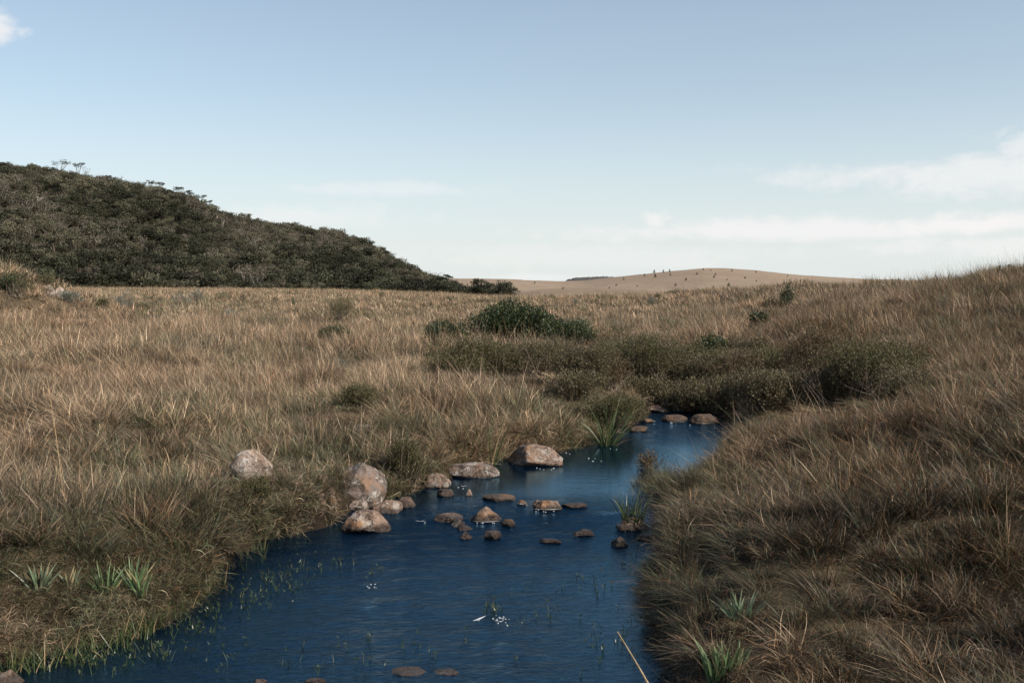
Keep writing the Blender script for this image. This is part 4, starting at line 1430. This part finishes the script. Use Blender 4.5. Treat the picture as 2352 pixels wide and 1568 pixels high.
src = []
for k in range(4): src.append(forest_tree(200 + k, 6, 'full').mesh('wood_tree_dark', [M_for_dark, M_bark_dark], False))
for k in range(3): src.append(forest_tree(210 + k, 6, 'full').mesh('wood_tree_olive', [M_for_olive, M_bark], False))
for k in range(3): src.append(forest_tree(220 + k, 6, 'bare').mesh('wood_tree_brown', [M_for_brown, M_bark_pale], False))
for k in range(2): src.append(forest_tree(230 + k, 7, 'flat').mesh('wood_tree_flat', [M_for_olive, M_bark_pale], False))


def build_forest():
    rng = np.random.default_rng(77)
    P, I, Sc = [], [], []
    n = 9000
    c = rng.uniform(-420, 1172, n)
    u = rng.uniform(0, 1.03, n) ** .8
    x, y, z = hill_point(for_i, 7.0, 5, c, u)
    r = np.hypot(x, y)
    big = fbm(x * .03, y * .03, 101, 3)
    pr = rng.uniform(0, 1, n)
    lowdark = sstep(.35, .0, u)
    dark = (big + (pr - .5) * .5 + lowdark * .22) > .60
    idx = np.where(dark, rng.integers(0, 4, n), np.where(pr < .36, rng.integers(4, 7, n), np.where(pr < .9, rng.integers(7, 10, n), rng.integers(10, 12, n))))
    s = rng.uniform(.7, 1.0, n) ** 1 * rng.choice([.65, .8, 1.0, 1.3], n) * np.where(u < .12, 1.0, .85)
    s *= np.interp(c, [0, 1000, 1188], [1, .85, .7])
    k = np.ones(n, bool)
    sc = np.stack([s * rng.uniform(.9, 1.3, n), s * rng.uniform(.9, 1.3, n), s * rng.uniform(.7, 1.05, n)], 1)
    rot = np.stack([rng.normal(0, .08, n), rng.normal(0, .08, n), rng.uniform(0, 6.28, n)], 1)
    scatter('forest', np.stack([x, y, z - .4], 1), rot, sc, idx, np.ones((n, 3)), src)


build_forest()


def umbrella_tree(px, py_top, hpx, seed, label, u=1.0, mat=M_for_dark, group=None, bare=False, c_off=0):
    """flat-topped tree standing up from the crest of the wooded hill"""
    rng = np.random.default_rng(seed)
    x, y, z = [float(v[0]) for v in hill_point(for_i, 7.0, 5, np.array([float(px)]), np.array([u]))]
    dist = y
    top = CAM_H + (HY - py_top + 5) / FPX * dist
    z -= .5
    h = max(top - z, 3.0)
    w = hpx / FPX * dist
    G, T = Geo(), Geo()
    base = np.zeros(3)
    for k in range(7 if not bare else 9):
        a = rng.uniform(0, 6.28); q = rng.uniform(.2, 1)
        c = np.array([math.cos(a) * w * .45 * q, math.sin(a) * w * .45 * q, h * rng.uniform(.82, .97) if not bare else h * rng.uniform(.6, 1)])
        tube(T, [(0, 0, h * .3), (c[0] * .4, c[1] * .4, h * .62), c], [.16, .10, .05], 4)
        if not bare:
            crown_leaves(G, rng, c, w * .2, 60, (.25, .45), 0, .38)
        else:
            crown_leaves(G, rng, c, w * .16, 12, (.2, .3), 0, .5)
    tube(T, [(0, 0, 0), (.15, 0, h * .25), (0, 0, h * .45)], [.22, .18, .13], 6)
    e = link('tree', None, label=label, cat='tree', group=group, loc=(x, y, z))
    link('crown', G.mesh('crown', mat, False), e)
    link('trunk', T.mesh('trunk', M_bark_dark), e)


CT = 'trees standing up from the crest of the wooded hill'
for k, (a, t, w_, lab, bare) in enumerate([
        (145, 376, 44, 'flat-topped tree highest on the wooded ridge, left one of the two largest', 0),
        (186, 381, 38, 'flat-topped tree on the wooded ridge, right one of the two largest', 0),
        (205, 392, 22, 'small thin tree just right of the two largest ridge trees', 1),
        (256, 409, 22, 'small dome-shaped tree on the ridge before the first gap', 0),
        (283, 413, 26, 'loose-crowned tree right of the dome-shaped ridge tree', 1),
        (328, 421, 30, 'leafless thin tree on the ridge above the middle of the slope', 1),
        (350, 420, 24, 'flat-topped tree next to the leafless one on the ridge', 0),
        (372, 425, 26, 'umbrella tree at the top of the steep part of the ridge', 0),
        (415, 436, 30, 'umbrella tree in the ridge row, first after the steep break', 0),
        (440, 444, 26, 'umbrella tree in the ridge row, second after the steep break', 0),
        (462, 453, 28, 'umbrella tree in the ridge row, third after the steep break', 0),
        (482, 465, 22, 'last umbrella tree in the ridge row before the smooth skyline', 0),
        (574, 498, 22, 'small tree alone on the smooth part of the skyline', 0),
        (1032, 636, 24, 'small tree near the low right end of the wooded ridge', 0),
        (1095, 645, 36, 'rounded tree at the right foot of the wooded hill', 0),
        (1132, 656, 34, 'last tree of the wood standing beside the pale plain', 0)]):
    umbrella_tree(a, t, w_, 300 + k, lab, 1.0 if a < 1090 else .6, M_for_dark if not bare else M_for_brown, CT, bool(bare))


def pale_tree(px, py, hpx, seed, label, u):
    """pale-barked tree in front of the dark wood"""
    rng = np.random.default_rng(seed)
    x, y, z = [float(v[0]) for v in hill_point(for_i, 7.0, 5, np.array([float(px)]), np.array([u]))]
    h = hpx / FPX * y * .85
    T, G = Geo(), Geo()
    for k in range(9):
        a = rng.uniform(0, 6.28); q = rng.uniform(.15, 1)
        c = np.array([math.cos(a) * h * .42 * q, math.sin(a) * h * .42 * q - .5, h * rng.uniform(.65, 1)])
        tube(T, [(0, -.3, 0), (c[0] * .2 + rng.normal(0, .3), c[1] * .3, h * .35), (c[0] * .7, c[1] * .7, h * .62), c], [.11, .09, .06, .03], 5)
        crown_leaves(G, rng, c, h * .17, 60, (.22, .4), 0, .6)
    e = link('tree', None, label=label, cat='tree', group='pale trees at the edge of the wood', loc=(x, y, z))
    link('crown', G.mesh('crown', M_for_brown, False), e)
    link('trunk', T.mesh('trunk', M_bark_pale), e)


for k, (a, b, h_, lab, u) in enumerate([
        (595, 655, 70, 'pale twisted many-trunked tree in the dark forest edge', .03),
        (450, 640, 55, 'pale forked tree left of the twisted one at the forest edge', .04),
        (362, 620, 50, 'pale slender tree in the lower forest left of the forked one', .06),
        (640, 660, 42, 'pale low tree just right of the twisted one', .02),
        (215, 620, 50, 'pale leaning tree in the lower forest towards the left', .05),
        (530, 560, 40, 'pale branching tree higher up in the middle of the forest slope', .2)]):
    pale_tree(a, b, h_, 400 + k, lab, u)


def pine(px, py, hpx, seed, label, group, info=None, wide=.45):
    """small dark pine on the dry hills; (px, py) is its foot"""
    rng = np.random.default_rng(seed)
    info = info or (far_i, 3.0, 7)
    us = np.linspace(0, 1, 400)
    x, y, z = hill_point(info[0], info[1], info[2], np.full(400, float(px)), us)
    row = HY - (z - CAM_H) / y * FPX
    k = int(np.argmin(np.abs(row - py) + (us * 2)))
    x, y, z = float(x[k]), float(y[k]), float(z[k])
    h = hpx / FPX * y
    G, T = Geo(), Geo()
    for t in np.linspace(.2, 1, 7):
        crown_leaves(G, rng, (rng.normal(0, h * .04), 0, h * t), h * wide * (1.1 - t) * rng.uniform(.7, 1.1) + .25, 34, (h * .09, h * .16), 0, .5)
    tube(T, [(0, 0, -.5), (0, 0, h * .5), (0, 0, h * .95)], [h * .035, h * .025, h * .01], 5)
    e = link('pine_tree', None, label=label, cat='tree', group=group, loc=(x, y, z))
    link('crown', G.mesh('crown', M_pine, False), e)
    link('trunk', T.mesh('trunk', M_bark_dark), e)


PG = 'small dark pines scattered over the far dry hill'
PINES = [
    (1228, 651, 5, 'single pine left of the far hill, above the low valley'),
    (1432, 642, 5, 'pine on the left shoulder of the far hill crest'),
    (1480, 634, 6, 'pine a little higher on the left shoulder of the crest'),
    (1502, 627, 8, 'pine on the skyline, first of the pair left of the summit'),
    (1504, 637, 9, 'dark bushy pine just below the skyline pair'),
    (1523, 626, 7, 'thin pine on the skyline between the pair and the summit'),
    (1537, 625, 7, 'thin pine on the skyline nearest the left of the summit'),
    (1539, 632, 5, 'small pine right below the thin skyline pines'),
    (1614, 620, 5, 'pine on the very summit of the far hill'),
    (1632, 622, 4, 'tiny pine just right of the summit'),
    (1600, 631, 6, 'pine on the face just below the summit'),
    (1642, 632, 6, 'pine on the face right below the summit'),
    (1639, 638, 6, 'pine directly under the summit, halfway down'),
    (1680, 623, 6, 'pine on the skyline right of the summit'),
    (1710, 640, 6, 'pine on the right face beneath the skyline'),
    (1735, 626, 5, 'pine on the skyline where the crest begins to fall'),
    (1808, 634, 4, 'tiny pine on the falling right crest'),
    (1575, 644, 7, 'pine in the middle of the left face'),
    (1551, 657, 7, 'pine low on the left face'),
    (1415, 656, 5, 'small pine at the foot of the left shoulder'),
    (1399, 662, 4, 'tiny pine at the low end of the left shoulder'),
    (1463, 658, 4, 'tiny pine low between the shoulder and the middle'),
    (1669, 643, 4, 'tiny pine in the centre of the right face'),
    (1638, 663, 7, 'pine near the foot below the summit'),
    (1673, 659, 10, 'broad pine near the foot of the hill, largest of the centre'),
    (1560, 668, 5, 'pine at the foot of the hill left of the broad one'),
    (1736, 646, 4, 'tiny pine on the upper right face'),
    (1838, 650, 9, 'left one of two close pines on the right flank'),
    (1846, 650, 7, 'right one of two close pines on the right flank'),
    (1877, 658, 9, 'round dark pine on the right flank by itself'),
    (1943, 661, 6, 'pine low on the right flank'),
    (1966, 660, 5, 'small pine beside the low one on the right flank'),
    (2015, 649, 6, 'pine on the far right end of the crest'),
    (2062, 647, 9, 'last pine on the crest, against the sky by the near slope'),
    (1893, 666, 4, 'tiny pine at the foot of the right flank'),
]
for k, (a, b, h_, lab) in enumerate(PINES):
    pine(a, b + 1, h_ * .95, 500 + k, lab, PG)
for k, (a, b, h_, lab) in enumerate([(1253, 683, 5, 'small dark tree at the foot of the nearer low rise'),
                                     (1152, 668, 4, 'small bush on the left end of the nearer low rise'),
                                     (1293, 664, 4, 'small bush on top of the nearer low rise'),
                                     (1341, 686, 4, 'tiny tree on the right slope of the nearer low rise')]):
    pine(a, b + 1, h_ * 1.3, 560 + k, lab, 'small trees on the nearer low rise', (near_i, 1.0, 9), .6)


# dark wooded outcrop behind the crest, left of the far hill
def far_mass(name, pts, dist, depth, mat, label, cat):
    """a rocky spur: profile in the picture, real distance and depth"""
    c = np.linspace(pts[0][0], pts[-1][0], 60)
    top = np.interp(c, [p[0] for p in pts], [p[1] for p in pts])
    rng = np.random.default_rng(3)
    top = top + rng.normal(0, .5, 60)
    V = []
    for k, dd in enumerate((0, .25, .5, .75, 1)):
        a = np.arctan((c - CX) / FPX)
        r = (dist + depth * dd) / np.cos(a)
        hh = CAM_H + (HY - top) / FPX * (dist + depth * .5)
        z = -2 + (hh + 2) * math.sin(dd * math.pi) ** .6 if 0 < dd < 1 else np.full(60, -2.)
        V.append(np.stack([r * np.sin(a), r * np.cos(a), z * np.ones(60)], 1))
    V = np.concatenate(V)
    i, j = np.meshgrid(np.arange(4), np.arange(59), indexing='ij')
    q = np.stack([i * 60 + j, i * 60 + j + 1, (i + 1) * 60 + j + 1, (i + 1) * 60 + j], 2).reshape(-1, 4)
    return link(name, np_mesh(name, V, [q], mat), kind='structure')


far_mass('rock_outcrop', [(1286, 660), (1294, 648), (1306, 641), (1320, 638), (1350, 636), (1380, 635), (1410, 636), (1450, 644)], 1120, 80, M_outcrop, None, None)

# scrub and pines on the far slope behind the right ridge
for k, (a, t, dist, w_, h_, lab) in enumerate([
        (2268, 631, 52, 22, 8, 'dark scrub at the left end of the thicket behind the right ridge'),
        (2292, 628, 52, 30, 9, 'dark scrub in the middle of the thicket behind the right ridge'),
        (2314, 622, 52, 22, 10, 'dark scrub at the right end of the thicket behind the right ridge')]):
    v = ray(a, t); kk = dist / math.hypot(v[0], v[1])
    x, y = v[0] * kk, v[1] * kk
    z = ground1(x, y)
    fo, stm = shrub_meshes(w_ / FPX * dist, .5, CAM_H + v[2] * kk - z + .12, 1500, (.05, .09), 600 + k, DK)
    e = link('shrub', None, label=lab, cat='shrub', group='thicket behind the right ridge', loc=(x, y, z))
    link('foliage', fo, e); link('stems', stm, e)
for k, (a, t, lab) in enumerate([(2294, 613, 'small thin tree against the sky behind the right ridge'), (2323, 610, 'small bushy tree against the sky behind the right ridge')]):
    rng = np.random.default_rng(700 + k)
    dist = 54
    v = ray(a, t); kk = dist / math.hypot(v[0], v[1])
    x, y = v[0] * kk, v[1] * kk
    z = ground1(x, y)
    h = CAM_H + v[2] * kk - z
    G, T = Geo(), Geo()
    for t_ in np.linspace(.45, 1, 8):
        crown_leaves(G, rng, (rng.normal(0, .04), 0, h * t_), (.08 if k == 0 else .14) * (1.5 - t_), 60, (.04, .07), 0, .7)
    tube(T, [(0, 0, -.1), (0.02, 0, h * .5), (0, 0, h)], [.03, .02, .008], 5)
    e = link('tree', None, label=lab, cat='tree', loc=(x, y, z))
    link('crown', G.mesh('crown', M_pine, False), e); link('trunk', T.mesh('trunk', M_bark_dark), e)


# ------------------------------------------------------------------ things on the water
def build_weeds():
    """thin green water weed standing out of the shallow water, in drifts"""
    rng = np.random.default_rng(5)
    G = Geo()
    drifts = [(460, 1440, 70, 40, 60), (560, 1380, 80, 35, 55), (640, 1340, 70, 30, 45), (700, 1310, 60, 20, 30), (330, 1500, 120, 25, 60), (180, 1530, 120, 20, 50), (760, 1290, 60, 20, 20),
              (1250, 1390, 160, 70, 26), (1400, 1480, 70, 60, 26), (1130, 1400, 25, 25, 16), (860, 1330, 30, 25, 12), (1350, 1340, 70, 30, 16), (900, 1500, 300, 50, 24), (1450, 1300, 40, 40, 14), (620, 1530, 180, 30, 20)]
    for cx, cy, sx, sy, n in drifts:
        for k in range(int(n * .8)):
            a, b = rng.normal(cx, sx * .55), rng.normal(cy, sy * .55)
            x, y = at(a, b)
            if float(sdist([x], [y])[0]) > -.04: continue
            m_ = rng.integers(1, 3)
            sub = Geo()
            blades(sub, rng, m_, .01, (.04, .13), (.25, .2), (0, .6), (.004, .007), (0, 0), 3, .1)
            V = np.concatenate(sub.v) + np.array([x, y, 0.0])
            G.add(V, np.concatenate(sub.f3), np.concatenate(sub.f4), np.concatenate(sub.c))
            for q in range(rng.integers(1, 3)):
                sub = Geo()
                zz = rng.uniform(.01, .07)
                blades(sub, rng, 3, .004, (.02, .035), (1.0, .3), (0, .3), (.006, .010), (0, 0), 2, .1)
                G.add(np.concatenate(sub.v) + np.array([x, y, zz + .02]), np.concatenate(sub.f3), np.concatenate(sub.f4), np.concatenate(sub.c))
    link('water_weed', G.mesh('water_weed', M_weed), kind='stuff')
    # grassy blades rising from the shallows along the left edge
    G = Geo()
    for k in range(90):
        a = rng.uniform(0, 620); b = np.interp(a, [0, 180, 330, 470, 575, 620], [1545, 1500, 1455, 1360, 1262, 1255]) + abs(rng.normal(0, 12))
        x, y = at(a, b)
        sub = Geo()
        blades(sub, rng, 5, .03, (.10, .26), (.4, .3), (.1, .9), (.005, .009), (0, 0), 4, .2)
        G.add(np.concatenate(sub.v) + np.array([x, y, 0.0]), np.concatenate(sub.f3), np.concatenate(sub.f4), np.concatenate(sub.c))
    link('marginal_grass', G.mesh('marginal_grass', M_reed), kind='stuff')


build_weeds()


def build_foam():
    rng = np.random.default_rng(9)
    G = Geo()
    spots = [(1478, 972, 16, 3, 14), (1600, 978, 50, 4, 16), (1300, 1050, 40, 4, 8), (1250, 1085, 25, 6, 9), (1350, 1065, 20, 4, 8), (1400, 1040, 20, 3, 4), (1200, 1165, 14, 3, 7), (1257, 1178, 26, 1.5, 10),
             (1065, 1128, 12, 3, 4), (1160, 1198, 8, 3, 5), (1110, 1201, 26, 1.5, 7), (1495, 975, 10, 2, 5), (1150, 1150, 20, 2, 4), (980, 1200, 12, 2, 2), (1640, 972, 12, 3, 5), (1540, 948, 30, 3, 5)]
    for cx, cy, sx, sy, n in spots:
        for k in range((n + 1) // 2):
            a, b = rng.normal(cx, sx * .6), rng.normal(cy, sy * .6)
            x, y = at(a, b)
            if float(sdist([x], [y])[0]) > -.03: continue
            z = float(water_z(np.array(x), np.array(y))) + .006
            m_ = 9
            t = np.linspace(0, 2 * np.pi, m_, endpoint=False)
            rr = rng.uniform(.003, .009) * rng.uniform(.6, 1.3, m_)
            ex = rng.uniform(1, 2.2)
            ring = np.stack([x + np.cos(t) * rr * ex, y + np.sin(t) * rr, np.full(m_, z - .004)], 1)
            V = np.concatenate([ring, [[x, y, z + .003]]])
            G.add(V, [[q, (q + 1) % m_, m_] for q in range(m_)])
    for cx, cy, w_ in ((1257, 1177, 62), (1117, 1200, 64), (1199, 1168, 22), (966, 1199, 24), (1488, 977, 30), (1065, 1128, 14), (1530, 955, 20), (1620, 981, 46), (1570, 977, 30)):
        xa, ya = at(cx - w_ / 2, cy - 1.5); xb, yb = at(cx + w_ / 2, cy - 1.5)
        n = 14
        t = np.linspace(0, 1, n)
        X, Y = xa + (xb - xa) * t, ya + (yb - ya) * t - .035 * np.sin(t * np.pi)
        wd = .010 * np.sin(t * np.pi) ** .5 * rng.uniform(.3, 1.2, n)
        z = float(water_z(np.array(xa), np.array(ya))) + .012
        V = np.stack([np.concatenate([X, X]), np.concatenate([Y - wd, Y + wd]), np.full(2 * n, z)], 1)
        G.add(V, None, [[q, q + 1, n + q + 1, n + q] for q in range(n - 1)])
    link('foam', G.mesh('foam', M_foam), kind='stuff')


build_foam()


def petal_patch(px, py, n, spread, seed, label, big=0):
    rng = np.random.default_rng(seed)
    x, y = at(px, py)
    e = link('floating_petals', None, label=label, cat='petals', loc=(x, y, 0.0))
    f = [np.array([[0, 1, 4], [1, 2, 4], [2, 3, 4], [3, 0, 4]])]
    for k in range(n):
        ox, oy = rng.normal(0, spread), rng.normal(0, spread * .7)
        s = rng.uniform(.004, .010)
        dv = rng.uniform(0, 6.28)
        ax = np.array([math.cos(dv), math.sin(dv), rng.uniform(.1, .6)]); ax /= np.linalg.norm(ax)
        sd = np.cross(ax, [0, 0, 1]); sd /= np.linalg.norm(sd)
        c = np.array([ox, oy, .012])
        link('petal', np_mesh('petal', [c - ax * s, c + sd * s * .4 + [0, 0, .003], c + ax * s * 1.3, c - sd * s * .4 + [0, 0, .003], c + [0, 0, .006]], f, M_petal), e)
    if big:
        c = np.array([-.13, .0, .012])
        link('leaf', np_mesh('leaf', [c + [-.05, -.01, 0], c + [.0, -.018, .012], c + [.05, .02, .030], c + [.0, .012, .016], c + [0, 0, .018]], f, M_petal), e, label='white triangular leaf')


petal_patch(1142, 1428, 26, .07, 1, 'white floating petals and a white triangular leaf in the nearest part of the pool', 1)
petal_patch(845, 1352, 9, .06, 2, 'few white floating petals in the pool below the large front boulder')

# scrap of pale blue plastic caught in the brown shrubs
x, y, z = on_ground(1757, 862)
link('plastic_scrap', np_mesh('plastic_scrap', [(-.02, 0, 0), (.02, .01, 0), (.025, 0, .06), (-.01, .01, .07), (0, .02, .03)], [np.array([[0, 1, 4], [1, 2, 4], [2, 3, 4], [3, 0, 4]])], M_blue),
     label='tiny pale blue scrap caught in the brown shrubs right of the pool', cat='litter', loc=(x, y, z + .2))
